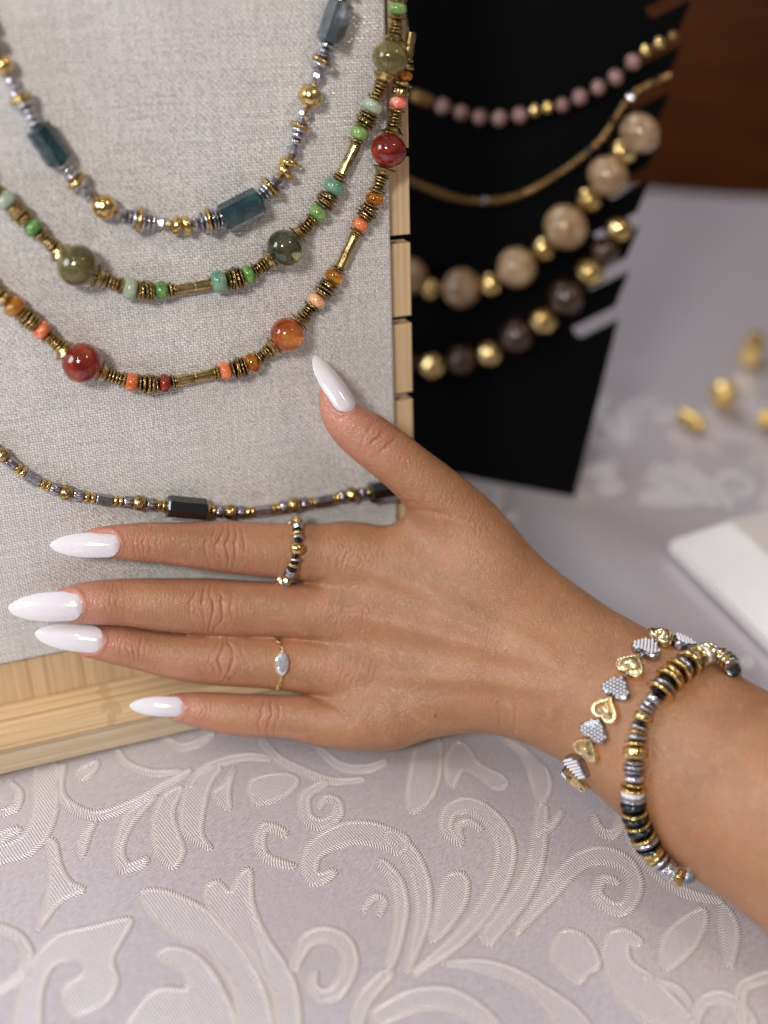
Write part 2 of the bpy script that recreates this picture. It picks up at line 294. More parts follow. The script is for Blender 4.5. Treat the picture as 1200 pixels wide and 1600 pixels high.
# woven motifs: outlines in photo pixels laid on the cloth
def ribbon(line, w):
    L = catmull(line, 6); ww = np.interp(np.linspace(0, 1, len(L)), np.linspace(0, 1, len(w)), w)
    T = np.gradient(L, axis=0); T /= np.linalg.norm(T, axis=1)[:, None]+1e-9; N = np.stack([-T[:, 1], T[:, 0]], 1)
    A = L+N*ww[:, None]/2; B = L-N*ww[:, None]/2
    return np.concatenate([A[::3], [L[-1]+T[-1]*ww[-1]*0.3], B[::-1][::3], [L[0]-T[0]*ww[0]*0.3]])
LEAF = [
 [(72,1310),(85,1310),(95,1350),(110,1375),(131,1388),(95,1405),(75,1430),(57,1453),(68,1420),(75,1380),(76,1340)],
 [(150,1278),(140,1300),(128,1336),(122,1315),(135,1290)],
 [(245,1240),(200,1265),(180,1315),(183,1350),(195,1360),(225,1350),(230,1338),(212,1345),(198,1345),(192,1320),(210,1280)],
 [(285,1225),(250,1245),(238,1295),(245,1330),(270,1355),(287,1330),(277,1295),(270,1265)],
 [(320,1195),(295,1220),(283,1260),(285,1295),(300,1310),(331,1326),(315,1300),(320,1255),(330,1220),(345,1195)],
 [(366,1196),(358,1230),(358,1262),(333,1238),(350,1222)],
 [(390,1220),(415,1207),(450,1205),(466,1217),(445,1240),(400,1253)],
 [(205,1435),(150,1445),(90,1460),(50,1500),(30,1550),(22,1615),(60,1615),(65,1550),(85,1505),(120,1500),(130,1520),(97,1545),(105,1580),(125,1586),(165,1565),(184,1535),(176,1500),(190,1470)],
 [(219,1394),(260,1392),(320,1420),(350,1450),(390,1500),(415,1550),(425,1615),(375,1615),(368,1560),(345,1510),(320,1480),(280,1465),(240,1435)],
 [(320,1390),(340,1377),(360,1394),(372,1370),(391,1358),(395,1410),(415,1460),(445,1505),(465,1550),(467,1615),(437,1615),(427,1555),(402,1510),(367,1465),(332,1430)],
 [(245,1495),(270,1480),(310,1495),(345,1540),(362,1615),(205,1615),(220,1570),(250,1545),(292,1545),(285,1520)],
 [(655,1148),(642,1200),(637,1245),(645,1265),(670,1250),(685,1220),(690,1180),(686,1148)],
 [(697,1180),(700,1210),(710,1222),(725,1197),(750,1207),(775,1225),(794,1220),(785,1205),(750,1187),(735,1165),(715,1152)],
 [(788,1150),(820,1180),(832,1215),(846,1253),(862,1225),(855,1195),(835,1175),(810,1157)],
 [(1100,1412),(1065,1430),(1040,1455),(1035,1480),(1043,1504),(1065,1495),(1090,1470),(1106,1435)],
 [(1130,1408),(1128,1445),(1135,1480),(1145,1502),(1155,1470),(1155,1440),(1142,1415)],
 [(945,1470),(950,1500),(970,1550),(1005,1580),(1050,1597),(1098,1603),(1070,1565),(1025,1520),(990,1495),(985,1470),(1007,1465),(980,1445),(955,1450)],
 [(905,1527),(870,1500),(864,1470),(882,1447),(910,1452),(928,1470),(940,1500),(925,1512)],
 [(692,1502),(750,1495),(810,1510),(870,1545),(905,1570),(930,1606),(884,1606),(850,1562),(800,1527),(750,1510)],
 [(720,1360),(695,1370),(680,1430),(674,1467),(700,1450),(727,1410),(732,1375)],
 [(118,1202),(133,1190),(152,1184),(148,1200),(128,1213)],
]
RIB = [
 ([(72,1190),(70,1250),(60,1290),(35,1318),(-6,1328)], [34,38,34,30,26]), ([(28,1290),(12,1294),(-4,1306)], [8,12,14]),
 ([(97,1190),(92,1230),(115,1258),(155,1269),(210,1250),(250,1226),(296,1200)], [8,10,12,12,10,9,6]),
 ([(510,1218),(478,1240),(480,1275),(505,1285),(528,1268),(525,1248),(508,1245),(500,1258)], [8,14,16,15,13,11,9,6]),
 ([(445,1300),(415,1290),(406,1315),(418,1340),(460,1353)], [8,12,13,10,4]),
 ([(630,1318),(585,1300),(540,1300),(500,1320),(484,1345),(492,1372),(522,1362)], [30,34,34,28,24,18,8]),
 ([(-5,1447),(25,1460),(43,1490),(30,1525),(-6,1547)], [14,15,14,13,12]),
 ([(460,1512),(480,1470),(510,1460),(540,1475),(547,1510),(530,1545),(505,1555),(488,1540),(493,1520)], [10,20,22,22,22,20,17,13,6]),
 ([(555,1608),(570,1560),(608,1518)], [18,22,16]),
 ([(848,1255),(845,1300),(835,1350),(810,1400),(762,1462)], [14,20,24,28,22]),
 ([(648,1517),(710,1470),(755,1420),(785,1360),(790,1310),(765,1270),(730,1252),(702,1265),(700,1295),(722,1313)], [6,18,25,28,28,24,22,20,15,6]),
 ([(722,1308),(716,1288),(732,1279),(752,1291)], [4,8,8,4]),
 ([(808,1452),(860,1390),(900,1345),(940,1330),(980,1345),(995,1380),(980,1410),(955,1410),(935,1390),(945,1367),(966,1372)], [6,22,25,24,22,20,18,16,13,10,5]),
 ([(930,1270),(940,1292),(960,1297),(972,1280),(967,1255)], [4,9,11,11,8]),
 ([(975,1265),(995,1320),(1035,1365),(1080,1390),(1128,1400)], [6,9,10,10,5]),
 ([(590,1590),(640,1562),(700,1556),(750,1580),(785,1612)], [26,32,32,26,16]),
 ([(608,1300),(640,1330),(660,1380),(660,1440),(638,1512)], [16,22,24,20,6]), ([(596,1345),(620,1375),(628,1420),(615,1490),(600,1525)], [10,16,18,14,5]),
 ([(1085,1595),(1100,1560),(1125,1548),(1155,1560),(1180,1590)], [14,17,18,17,14]), ([(1165,1585),(1163,1535),(1208,1515)], [14,17,15]),
 ([(183,1168),(200,1190),(240,1203),(282,1200)], [5,8,8,4]), ([(250,1142),(280,1162),(310,1157),(332,1143)], [7,9,9,7]),
 ([(296,1225),(312,1203),(345,1186),(390,1177),(422,1180)], [6,9,10,9,5]), ([(408,1152),(435,1180),(475,1200),(520,1215),(567,1212)], [9,9,9,8,5]),
 ([(498,1163),(530,1190),(570,1195),(602,1184)], [7,10,10,7]),
 ([(12,1215),(28,1232),(22,1255),(2,1262)], [5,9,10,8]), ([(568,1420),(585,1400),(600,1408),(592,1428)], [5,8,8,4]),
 ([(838,1300),(862,1285),(880,1262)], [5,9,4]), ([(1010,1520),(1060,1535),(1082,1560)], [4,9,5]),
]
def motif(poly):
    C = catmull(poly, 5, True)
    P = np.array([c2w(TP(x, y))[:2] for x, y in C])
    # resample evenly
    D = np.concatenate([P, P[:1]]); seg = np.linalg.norm(np.diff(D, axis=0), axis=1); L = np.concatenate([[0], np.cumsum(seg)])
    n = max(24, int(L[-1]/0.0011)); u = np.linspace(0, L[-1], n, endpoint=False)
    P = np.stack([np.interp(u, L, D[:, k]) for k in (0, 1)], 1)
    if (P[:, 0]*np.roll(P[:, 1], -1)-P[:, 1]*np.roll(P[:, 0], -1)).sum() < 0: P = P[::-1]
    ctr = P.mean(0); T = np.roll(P, -1, 0)-np.roll(P, 1, 0); T /= np.linalg.norm(T, axis=1)[:, None]+1e-9; N = np.stack([-T[:, 1], T[:, 0]], 1)
    vs, fs, uvs, mi = [], [], [], []
    for p in P: vs.append((p[0]-ctr[0], p[1]-ctr[1], zc(*p)+0.00018))
    fs.append(tuple(range(n))); mi.append(0)
    prof = [(-0.0010, 0.00002), (-0.0006, 0.00018), (0, 0.00024), (0.0006, 0.00024), (0.0010, 0.00016)]
    b = len(vs)
    for i, p in enumerate(P):
        for o, h in prof:
            q = p+N[i]*o*1.12; vs.append((q[0]-ctr[0], q[1]-ctr[1], zc(*q)+h))
    k = len(prof)
    for i in range(n):
        j = (i+1) % n
        for m in range(k-1): fs.append((b+i*k+m, b+j*k+m, b+j*k+m+1, b+i*k+m+1)); mi.append(1)
    me = mesh('woven_motif', vs, fs)
    me.polygons.foreach_set('material_index', mi); me.polygons.foreach_set('use_smooth', [False]+[True]*(len(mi)-1))
    ul = me.uv_layers.new(name='UVMap')
    ring = {}
    for pl in me.polygons:
        for li, vi in zip(pl.loop_indices, pl.vertices):
            if pl.material_index == 0: ul.data[li].uv = (0, 0)
            else:
                i, m = divmod(vi-b, k); uu = u[i]
                if i == 0 and (b+(n-1)*k) <= max(pl.vertices) and n > 3: uu = L[-1]
                ul.data[li].uv = (uu*1000, m)
    if me.polygons[0].normal.z < 0: me.flip_normals()
    me.materials.append(M['motif']); me.materials.append(M['cord'])
    o = link('woven_motif', me, cloth); o.location = (ctr[0], ctr[1], 0)
    return o
MOT = [motif(p) for p in LEAF]+[motif(ribbon(a, w)) for a, w in RIB]
# the repeat of the weave to the sides and behind
for dx, dy in ((0.262, 0.075), (0.20, 0.295), (-0.255, 0.02), (0.47, 0.26), (0.44, -0.01), (0.38, 0.50), (0.66, 0.48), (-0.06, 0.25), (0.12, 0.53)):
    for m in MOT:
        p = Vector((m.location.x+dx, m.location.y+dy))
        if p.y > 0.66 or p.x > 0.9 or p.x < -0.7: continue
        # keep the copies clear of the motifs in front of the lens
        if any((p-Vector(q.location[:2])).length < 0.012 for q in MOT): continue
        q = m.copy(); COL.objects.link(q); q.location = (p.x, p.y, zc(p.x, p.y)-zc(m.location.x, m.location.y)+0.0002)
# ================================================================== linen necklace stand
def frame(o3, ex, ey, ez):
    X, Y, Z = [np.asarray(e) @ R3 for e in (ex, ey, ez)]; T = c2w(o3)
    return Matrix(((X[0], Y[0], Z[0], T[0]), (X[1], Y[1], Z[1], T[1]), (X[2], Y[2], Z[2], T[2]), (0, 0, 0, 1)))
stand = empty('necklace_stand', label='leaning bamboo necklace stand faced with grey glittering linen', cat='display stand', mat=frame(O_B-16*EN, ER, EU, EN))
def extrude_poly(name, poly, z0, z1, mat, parent, bev=0.0, side_mat=None):
    bm = bmesh.new(); f = bm.faces.new([bm.verts.new((x/1000, y/1000, z0/1000)) for x, y in poly])
    if f.normal.z > 0: bmesh.ops.reverse_faces(bm, faces=[f])
    r = bmesh.ops.extrude_face_region(bm, geom=[f])
    for v in [g for g in r['geom'] if isinstance(g, bmesh.types.BMVert)]: v.co.z = z1/1000
    bmesh.ops.recalc_face_normals(bm, faces=bm.faces[:])
    if bev:
        es = [e for e in bm.edges if abs(e.verts[0].co.z-z1/1000) < 1e-6 and abs(e.verts[1].co.z-z1/1000) < 1e-6]
        bmesh.ops.bevel(bm, geom=es, offset=bev/1000, segments=3, affect='EDGES', profile=0.5)
    me = bpy.data.meshes.new(name); bm.to_mesh(me); bm.free()
    return link(name, me, parent, mat)
SR, SL, TOP = 171.5, -104.0, 318.0
slots = [84.5+29.75*i for i in range(8)]
right = [(SR, 0)]
for tt in slots: right += [(SR, tt-1.5), (161, tt-1.5), (160, tt-0.8), (160, tt+0.8), (161, tt+1.5), (SR, tt+1.5)]
right += [(SR, TOP)]
left = [(SL+SR-x, y) for x, y in right[::-1]]
extrude_poly('backing_board', right+left, -11, -3.5, M['bam_u'], stand, 0.5)
extrude_poly('linen_panel', [(SL+9, 36), (162.6, 35.5), (162.6, TOP-3), (SL+9, TOP-3)], -3.3, 0, M['linen'], stand, 1.1)
led = box('ledge', SL/1000, SR/1000, 0.0002, 0.0098, -0.0034, 0.0162, M['bam_g'], stand, 0.0006)
led2 = box('ledge_cap', SL/1000, SR/1000, 0.0099, 0.0172, -0.0034, 0.0158, M['bam_r'], stand, 0.0006)
lg = box('support_leg', 0.0, 0.07, 0.0, 0.27, -0.006, 0.0, M['bam_u'], stand)
lg.location = (0, 0.262, -0.0115); lg.rotation_euler = (math.radians(202), 0, 0); lg.scale = (1, 0.96, 1)
# ================================================================== black velvet stand
Q0, Q1 = TP(720, 745), TP(897, 778)
e2 = Q1-Q0; e2 /= np.linalg.norm(e2)
bk = np.cross(ZU, e2); bk /= np.linalg.norm(bk)
if bk[2] < 0: bk = -bk
LE = math.radians(13); up2 = ZU*c(LE)+bk*s(LE); n2 = ZU*s(LE)-bk*c(LE); k2 = n2 @ Q1
def VP(px, py, n=0): r = ray(px, py); return r*((k2+n)/(n2 @ r))
def vst(px, py): d = VP(px, py)-Q1; return float(d @ e2), float(d @ up2)
vel = empty('velvet_stand', label='black velvet necklace stand with slanted side slots', cat='display stand', mat=frame(Q1, e2, up2, n2))
rp = [vst(897, 778)]
for k, y in enumerate((490, 414, 343, 272, 202, 132, 60, -12, -84)):
    xe = 897+178*(778-y)/778
    dx, dy = -60, 29
    a, b = (xe+2.5, y+11), (xe-2, y-11)
    rp += [vst(*a), vst(a[0]+dx, a[1]+dy), vst(a[0]+dx-9, a[1]+dy-6), vst(b[0]+dx-8, b[1]+dy+4), vst(b[0]+dx+2, b[1]+dy), vst(*b)]
rp += [vst(1110, -150)]
mid = -125.0
lp = [(2*mid-x, y) for x, y in rp[::-1]]
extrude_poly('velvet_panel', rp+lp, -5, 0, M['velvet'], vel, 0.8)
lg = box('support_leg', mid/1000-0.04, mid/1000+0.04, 0.0, 0.30, -0.005, 0.0, M['velvet'], vel)
lg.location = (0, 0.29, -0.0052); lg.rotation_euler = (math.radians(207), 0, 0)
# ================================================================== white box, scattered gold pieces
wb = empty('white_box', c2w(TP(1150, 930)), 'low white card box with cream lid on the tablecloth', 'box')
def prism(name, bot, top, mat, par):
    n = len(bot); vs = [tuple(np.array(p)-np.array(par.location)) for p in bot+top]
    fs = [tuple(range(n))[::-1], tuple(range(n, 2*n))]+[(i, (i+1) % n, n+(i+1) % n, n+i) for i in range(n)]
    bm = bmesh.new(); me = mesh(name, vs, fs); bm.from_mesh(me); bmesh.ops.recalc_face_normals(bm, faces=bm.faces[:]); bmesh.ops.bevel(bm, geom=bm.edges[:], offset=0.0008, segments=2, affect='EDGES'); bm.to_mesh(me); bm.free()
    return link(name, me, par, mat)
A, B = c2w(TP(1042, 862)), c2w(TP(1196, 1018))
d = B-A; d[2] = 0; Ld = np.linalg.norm(d); d /= Ld; nrm = np.array([-d[1], d[0], 0]); nrm = nrm if nrm[0] > 0 else -nrm
B = A+d*(Ld+0.03)
bot = [A, B, B+nrm*0.12, A+nrm*0.12]
prism('box_base', [p+np.array([0, 0, 0.0005]) for p in bot], [p+np.array([0, 0, 0.006]) for p in bot], M['white'], wb)
ins = [A+d*0.0-nrm*0.001, B-nrm*0.001, B+nrm*0.121, A+nrm*0.121]
tp = [A+nrm*0.028+d*0.006, B+nrm*0.028-d*0.006, B+nrm*0.10-d*0.006, A+nrm*0.10+d*0.006]
prism('box_lid', [p+np.array([0, 0, 0.0062]) for p in ins], [p+np.array([0, 0, 0.016]) for p in tp], M['white'], wb)
prism('lid_panel', [p+np.array([0, 0, 0.0162]) for p in tp], [p+np.array([0, 0, 0.0175]) for p in tp], M['cream'], wb)
# ================================================================== hand and forearm (one continuous surface grown from a distance field)
def nodes3(nd, sub=5):
    A = np.array(nd, float); A = catmull(A, sub)
    P = np.stack([(A[:, 0]-600)/F*A[:, 2], (800-A[:, 1])/F*A[:, 2], A[:, 2]], 1)
    return P, A[:, 3]*A[:, 2]/F
# (px, py, depth mm, half width px)
IDX = [(146,846,381,20),(165,846,382,25),(190,847,383.5,28.5),(220,847,386,31),(250,848,388,32.5),(300,851.5,392,36.5),(350,854,396,41),(400,858,399,42),(450,861,402,43.5),(500,865,405,46),(560,872,408,48)]
MID = [(86,946,385,20),(105,945,386,27),(130,942,387.5,32),(165,941,389.5,36),(200,941,392,38),(260,945,395,42),(325,948,399.5,45),(385,951,402,44),(440,953,404,44),(500,957,406,46),(565,960,408,48)]
RNG = [(120,1000,392,19),(138,1002,393,25),(165,1005,394,29),(195,1010,396,31.5),(230,1017,398,33),(285,1027,400,37),(345,1031,402,40),(400,1034,403,40.5),(440,1037,404,41),(500,1043,405,44),(570,1050,407,47)]
PNK = [(258,1103,402,14),(272,1104,402,20),(295,1107,402,25.5),(325,1111,402,29.5),(360,1116,402,32.5),(400,1118,402,33),(440,1119,402,33.5),(480,1123,402,36.5),(525,1131,401,39.5),(600,1116,401,50)]
THB = [(513,606,384,13),(517,620,384.5,20),(528,644,385.5,28),(547,664,386.5,35),(571,682,388,40),(602,705,390,41.5),(640,736,393,42.5),(685,776,397,48),(735,832,401,58),(785,902,403,66),(860,985,402,72)]
META = [
 ([(545,868,407,48),(620,885,405,55),(700,915,402,60),(790,965,399,60),(880,1020,396,58)], 1.0),
 ([(545,958,407,49),(620,966,404,56),(700,985,400,60),(790,1010,397,58),(880,1045,394,56)], 1.0),
 ([(550,1046,406,46),(620,1048,404,54),(700,1055,401,58),(790,1065,398,57),(880,1080,394,55)], 1.0),
 ([(585,1116,402,48),(625,1110,401,53),(680,1096,400,53),(740,1082,399,54),(800,1080,397,58),(870,1095,394,60)], 1.0),
 ([(650,840,404,30),(690,870,404,40),(740,910,403,50)], 1.0),
]
ARM = [(1760,1660,312,192),(1580,1528,323,186),(1420,1412,335,176),(1330,1345,341,170),(1240,1282,349,163),(1150,1228,358,155),(1080,1180,366,146),(1010,1130,376,134),(950,1090,385,124),(890,1052,392,119),(835,1025,397,116),(790,1015,399,112)]
EDO = np.array([0.12, -0.10, -0.98]); EDO /= np.linalg.norm(EDO)     # back-of-hand direction, camera axes
H = 0.72                                                             # voxel, mm
allP = np.concatenate([nodes3(n)[0] for n in (IDX, MID, RNG, PNK, THB, ARM)])
lo = allP.min(0)-np.array([14, 30, 30]); hi = allP.max(0)+np.array([4, 16, 36]); lo[1] = max(lo[1], -190.0)
hi[0] = min(hi[0], (1690-600)/F*316)                                 # the forearm ends outside the frame
N3 = ((hi-lo)/H).astype(int)+1
AX = [lo[k]+H*np.arange(N3[k], dtype=np.float32) for k in range(3)]
def field(nd, q=1.0, pad=12, sub=5):
    P, r = nodes3(nd, sub); mr = r.max()+pad
    i0 = np.maximum(((P.min(0)-mr-lo)/H).astype(int), 0); i1 = np.minimum(((P.max(0)+mr-lo)/H).astype(int)+1, N3)
    sl = tuple(slice(a, b) for a, b in zip(i0, i1))
    X, Y, Z = np.meshgrid(*[AX[k][sl[k]] for k in range(3)], indexing='ij', sparse=True)
    best = None; S = 1/q-1
    for i in range(len(P)-1):
        a, b = P[i].astype(np.float32), P[i+1].astype(np.float32); ab = b-a
        wx, wy, wz = X-a[0], Y-a[1], Z-a[2]
        tt = np.clip((wx*ab[0]+wy*ab[1]+wz*ab[2])/max(float(ab @ ab), 1e-6), 0, 1).astype(np.float32)
        wx, wy, wz = wx-tt*ab[0], wy-tt*ab[1], wz-tt*ab[2]
        d2 = wx*wx+wy*wy+wz*wz
        if q != 1.0:
            e = wx*np.float32(EDO[0])+wy*np.float32(EDO[1])+wz*np.float32(EDO[2]); d2 = d2+e*e*np.float32((1/q)**2-1)
        d = np.sqrt(d2)-(float(r[i])+tt*float(r[i+1]-r[i]))
        best = d if best is None else np.minimum(best, d)
    return sl, best.astype(np.float32)
def smin(a, b, k):
    h = np.maximum(k-np.abs(a-b), 0)/k; return np.minimum(a, b)-h*h*k*0.25
G = np.full(N3, 12.0, np.float32)
def into(nd, q, k, sub=5):
    sl, d = field(nd, q, 12, sub); G[sl] = smin(G[sl], d, k)
into(ARM, 0.72, 8, 6)
for nd, q in META: into(nd, q*0.94, 11, 3)
into(THB, 0.97, 9, 3)
PALM = G.copy()
for nd, k in ((IDX, 7), (MID, 7), (RNG, 7), (PNK, 7)):
    sl, d = field(nd, 0.93, 8, 3)
    G[sl] = np.minimum(G[sl], smin(PALM[sl], d, k))
del PALM
def surface_nets(G):
    ins = G < 0
    cnt = np.zeros(np.array(G.shape)-1, np.uint8)
    n = cnt.shape
    for dx in (0, 1):
        for dy in (0, 1):
            for dz in (0, 1): cnt += ins[dx:dx+n[0], dy:dy+n[1], dz:dz+n[2]]
    cells = np.argwhere((cnt > 0) & (cnt < 8)); idm = np.full(n, -1, np.int32); idm[tuple(cells.T)] = np.arange(len(cells))
    corners = np.array([(x, y, z) for x in (0, 1) for y in (0, 1) for z in (0, 1)])
    val = np.stack([G[tuple((cells+o).T)] for o in corners], 1)
    acc = np.zeros((len(cells), 3)); w = np.zeros(len(cells))
    for i in range(8):
        for j in range(i+1, 8):
            if np.abs(corners[i]-corners[j]).sum() != 1: continue
            a, b = val[:, i], val[:, j]; m = (a < 0) != (b < 0)
            t = np.where(m, a/np.where(m, a-b, 1), 0)[:, None]
            acc += m[:, None]*(corners[i]+t*(corners[j]-corners[i])); w += m
    V = lo+H*(cells+acc/w[:, None])
    quads = []
    for ax in range(3):
        u, v = (ax+1) % 3, (ax+2) % 3
        s0 = [slice(None)]*3; s1 = [slice(None)]*3; s0[ax] = slice(0, -1); s1[ax] = slice(1, None)
        for sgn in (0, 1):
            m = ins[tuple(s0)] & ~ins[tuple(s1)] if sgn == 0 else ~ins[tuple(s0)] & ins[tuple(s1)]
            E = np.argwhere(m); E = E[(E[:, u] > 0) & (E[:, v] > 0) & (E[:, u] < n[u]) & (E[:, v] < n[v])]
            if not len(E): continue
            du, dv = np.eye(3, dtype=int)[u], np.eye(3, dtype=int)[v]
            q = [idm[tuple((E-o).T)] for o in (0*du, du, du+dv, dv)]
            q = np.stack(q if sgn == 0 else q[::-1], 1); quads.append(q)
    Q = np.concatenate(quads); return V, Q[(Q >= 0).all(1)]
V, Q = surface_nets(G); del G
def big_mesh(name, V, Q):
    me = bpy.data.meshes.new(name); me.vertices.add(len(V)); me.vertices.foreach_set('co', np.ascontiguousarray(V, np.float32).ravel())
    me.loops.add(Q.size); me.loops.foreach_set('vertex_index', Q.ravel().astype(np.int32))
    me.polygons.add(len(Q)); me.polygons.foreach_set('loop_start', np.arange(0, Q.size, 4, dtype=np.int32)); me.polygons.foreach_set('loop_total', np.full(len(Q), 4, np.int32))
    me.update(calc_edges=True); me.validate(); return me
def smooth(V, Q, it, f=0.5):
    a = np.concatenate([Q[:, k] for k in range(4)]+[Q[:, (k+1) % 4] for k in range(4)]); b = np.concatenate([Q[:, (k+1) % 4] for k in range(4)]+[Q[:, k] for k in range(4)])
    n = len(V); cnt = np.bincount(a, minlength=n)[:, None]
    for _ in range(it):
        V = V+f*(np.stack([np.bincount(a, V[b, k], n) for k in range(3)], 1)/cnt-V)
    return V
def subdivide(V, Q):
    n = len(V); E = np.sort(np.concatenate([Q[:, [k, (k+1) % 4]] for k in range(4)]), 1)
    key, inv = np.unique(E[:, 0].astype(np.int64)*n+E[:, 1], return_inverse=True); inv = inv.reshape(4, -1)
    mid = (V[key//n]+V[key % n])/2; fc = V[Q].mean(1); e = n+inv; f = n+len(key)+np.arange(len(Q))
    NQ = np.concatenate([np.stack([Q[:, k], e[k], f, e[(k+3) % 4]], 1) for k in range(4)])
    return np.concatenate([V, mid, fc]), NQ
V = smooth(V, Q, 5); V, NQ = subdivide(V, Q); V = smooth(V, NQ, 3); NQ = NQ.astype(np.int32); nv = len(V)
def vnormals(V, Q):
    fn = np.cross(V[Q[:, 2]]-V[Q[:, 0]], V[Q[:, 3]]-V[Q[:, 1]]); N = np.zeros_like(V)
    for k in range(3): N[:, k] = sum(np.bincount(Q[:, j], fn[:, k], len(V)) for j in range(4))
    return N/(np.linalg.norm(N, axis=1)[:, None]+1e-12)
NR = vnormals(V, NQ)
vol = np.einsum('ij,ij->', V[NQ[:, 0]]-V.mean(0), np.cross(V[NQ[:, 1]]-V[NQ[:, 0]], V[NQ[:, 2]]-V[NQ[:, 0]]))
if (NR*(V-V.mean(0))).sum() < 0: NR = -NR
PX = 600+F*V[:, 0]/V[:, 2]; PY = 800-F*V[:, 1]/V[:, 2]
FACE = np.clip(-NR[:, 2]*1.6-0.15, 0, 1)                 # dorsal side only
disp = np.zeros(nv); red = np.zeros(nv); pig = np.zeros(nv); mole = np.zeros(nv)
def vnoise(x, y, seed):                                  # smooth value noise
    rs = np.random.RandomState(seed); T = rs.rand(64, 64)
    xi, yi = np.floor(x).astype(int), np.floor(y).astype(int); fx, fy = x-xi, y-yi
    fx, fy = fx*fx*(3-2*fx), fy*fy*(3-2*fy); g = lambda i, j: T[i % 64, j % 64]
    return (g(xi, yi)*(1-fx)+g(xi+1, yi)*fx)*(1-fy)+(g(xi, yi+1)*(1-fx)+g(xi+1, yi+1)*fx)*fy
def knuckle(cx, cy, ang, la, lb, nl, amp, seed, side=0.0, oval=True):
    ca, sa = math.cos(ang), math.sin(ang); a = (PX-cx)*ca+(PY-cy)*sa; b = -(PX-cx)*sa+(PY-cy)*ca
    m = (np.abs(a) < la*1.6) & (np.abs(b) < lb*1.3); A, B = a[m], b[m]
    wv = (vnoise(A/30+50, B/22+20, seed)-0.5)*12+(vnoise(A/9+9, B/8+3, seed+1)-0.5)*3.4
    r = np.sqrt((A/la)**2+(B/lb)**2); win = np.clip(1.25-r, 0, 1)**0.8
    bow = A+0.004*(seed % 3-1)*B*np.abs(B)/6+np.sign(A)*(0.004+0.0025*(seed % 4))*np.minimum(B*B, 900)*1*np.minimum(1, np.abs(A)/8)
    phs = (bow+wv)*(nl*math.pi/la)
    gr = np.clip(np.sin(phs), -1, 1); gr = -np.maximum(0, gr-0.2)**1.2*np.clip(vnoise(A/12+4, B/12+7, seed+2)*1.7, 0.15, 1.2)
    f = FACE[m]
    disp[m] += amp*gr*win*f*1.5+0.38*amp*np.exp(-(r*1.5)**2)*f
    pig[m] = np.maximum(pig[m], np.clip((-gr)*win*0.95+0.45*np.exp(-(r*1.15)**2), 0, 1)*f)
    red[m] = np.maximum(red[m], 0.35*np.exp(-(r*1.2)**2)*f)
# middle joints, end joints
knuckle(352,854,0.05,34,36,4.5,0.42,1); knuckle(327,948,0.03,36,39,4.5,0.45,2); knuckle(343,1031,0.12,34,35,4.5,0.46,3); knuckle(418,1117,0.05,28,29,4,0.36,4)
knuckle(226,847,0.03,24,28,5,0.20,5); knuckle(176,941,0.02,26,34,5,0.22,6); knuckle(208,1012,0.15,26,29,5,0.24,7); knuckle(318,1110,0.1,20,25,4.5,0.18,8)
knuckle(592,680,0.75,32,34,3.2,0.34,9, oval=False)
# fine cross lines along the fingers
for nd, k0 in ((IDX, 11), (MID, 12), (RNG, 13), (PNK, 14)):
    A = np.array(nd)
    m = (PX > A[0, 0]+30) & (PX < 520)
    yc = np.interp(PX[m], A[:, 0], A[:, 1]); rr = np.interp(PX[m], A[:, 0], A[:, 3]); b = (PY[m]-yc)/rr
    ok = np.abs(b) < 1
    x = PX[m]+(vnoise(PX[m]/8, PY[m]/10, k0)-0.5)*6+4*b*b
    g = np.maximum(0, np.sin(x*0.95)-0.3)*vnoise(PX[m]/14, PY[m]/18, k0+20)
    disp[m] -= 0.14*g*ok*FACE[m]
# skin over the back of the hand: fine crossing lines, tendons, soft creases by the knuckles
m = (PX > 440) & (PX < 1690); x, y = PX[m], PY[m]
u1 = x*0.93+y*0.36; u2 = x*0.72-y*0.69
g = np.maximum(0, np.sin(u1*0.80+(vnoise(x/11, y/11, 31)-0.5)*9)-0.25)*vnoise(x/20, y/20, 32)+0.7*np.maximum(0, np.sin(u2*0.86+(vnoise(x/9, y/9, 33)-0.5)*9)-0.3)*vnoise(x/17, y/17, 34)
disp[m] -= 0.15*g*FACE[m]*np.clip((x-440)/60, 0, 1)
def line_bump(pts, wid, amp, pigm=0.0, redm=0.0):
    P = catmull(pts, 6); d = np.full(nv, 1e9)
    bb = (PX > P[:, 0].min()-wid*3) & (PX < P[:, 0].max()+wid*3) & (PY > P[:, 1].min()-wid*3) & (PY < P[:, 1].max()+wid*3)
    x, y = PX[bb], PY[bb]; dd = np.full(len(x), 1e9)
    for p, q in zip(P[:-1], P[1:]):
        e = q-p; t = np.clip(((x-p[0])*e[0]+(y-p[1])*e[1])/(e @ e+1e-9), 0, 1); dd = np.minimum(dd, np.hypot(x-p[0]-t*e[0], y-p[1]-t*e[1]))
    w = np.exp(-(dd/wid)**2)*FACE[bb]; disp[bb] += amp*w; pig[bb] = np.maximum(pig[bb], pigm*w); red[bb] = np.maximum(red[bb], redm*w)
line_bump([(560,885),(640,915),(740,965),(860,1020)], 16, 0.85); line_bump([(560,962),(660,985),(760,1010),(870,1042)], 15, 0.9)
line_bump([(570,1050),(660,1056),(760,1066),(860,1076)], 15, 0.75); line_bump([(600,925),(690,960),(780,995)], 22, -0.8, 0.12); line_bump([(590,1010),(680,1022),(780,1040)], 20, -0.8, 0.12)
line_bump([(600,1085),(680,1080),(780,1085)], 18, -0.7, 0.12)
line_bump([(622,802),(645,797),(675,800),(705,806)], 5, -0.35, 0.4); line_bump([(628,795),(640,785),(655,790)], 3, -0.3, 0.3)
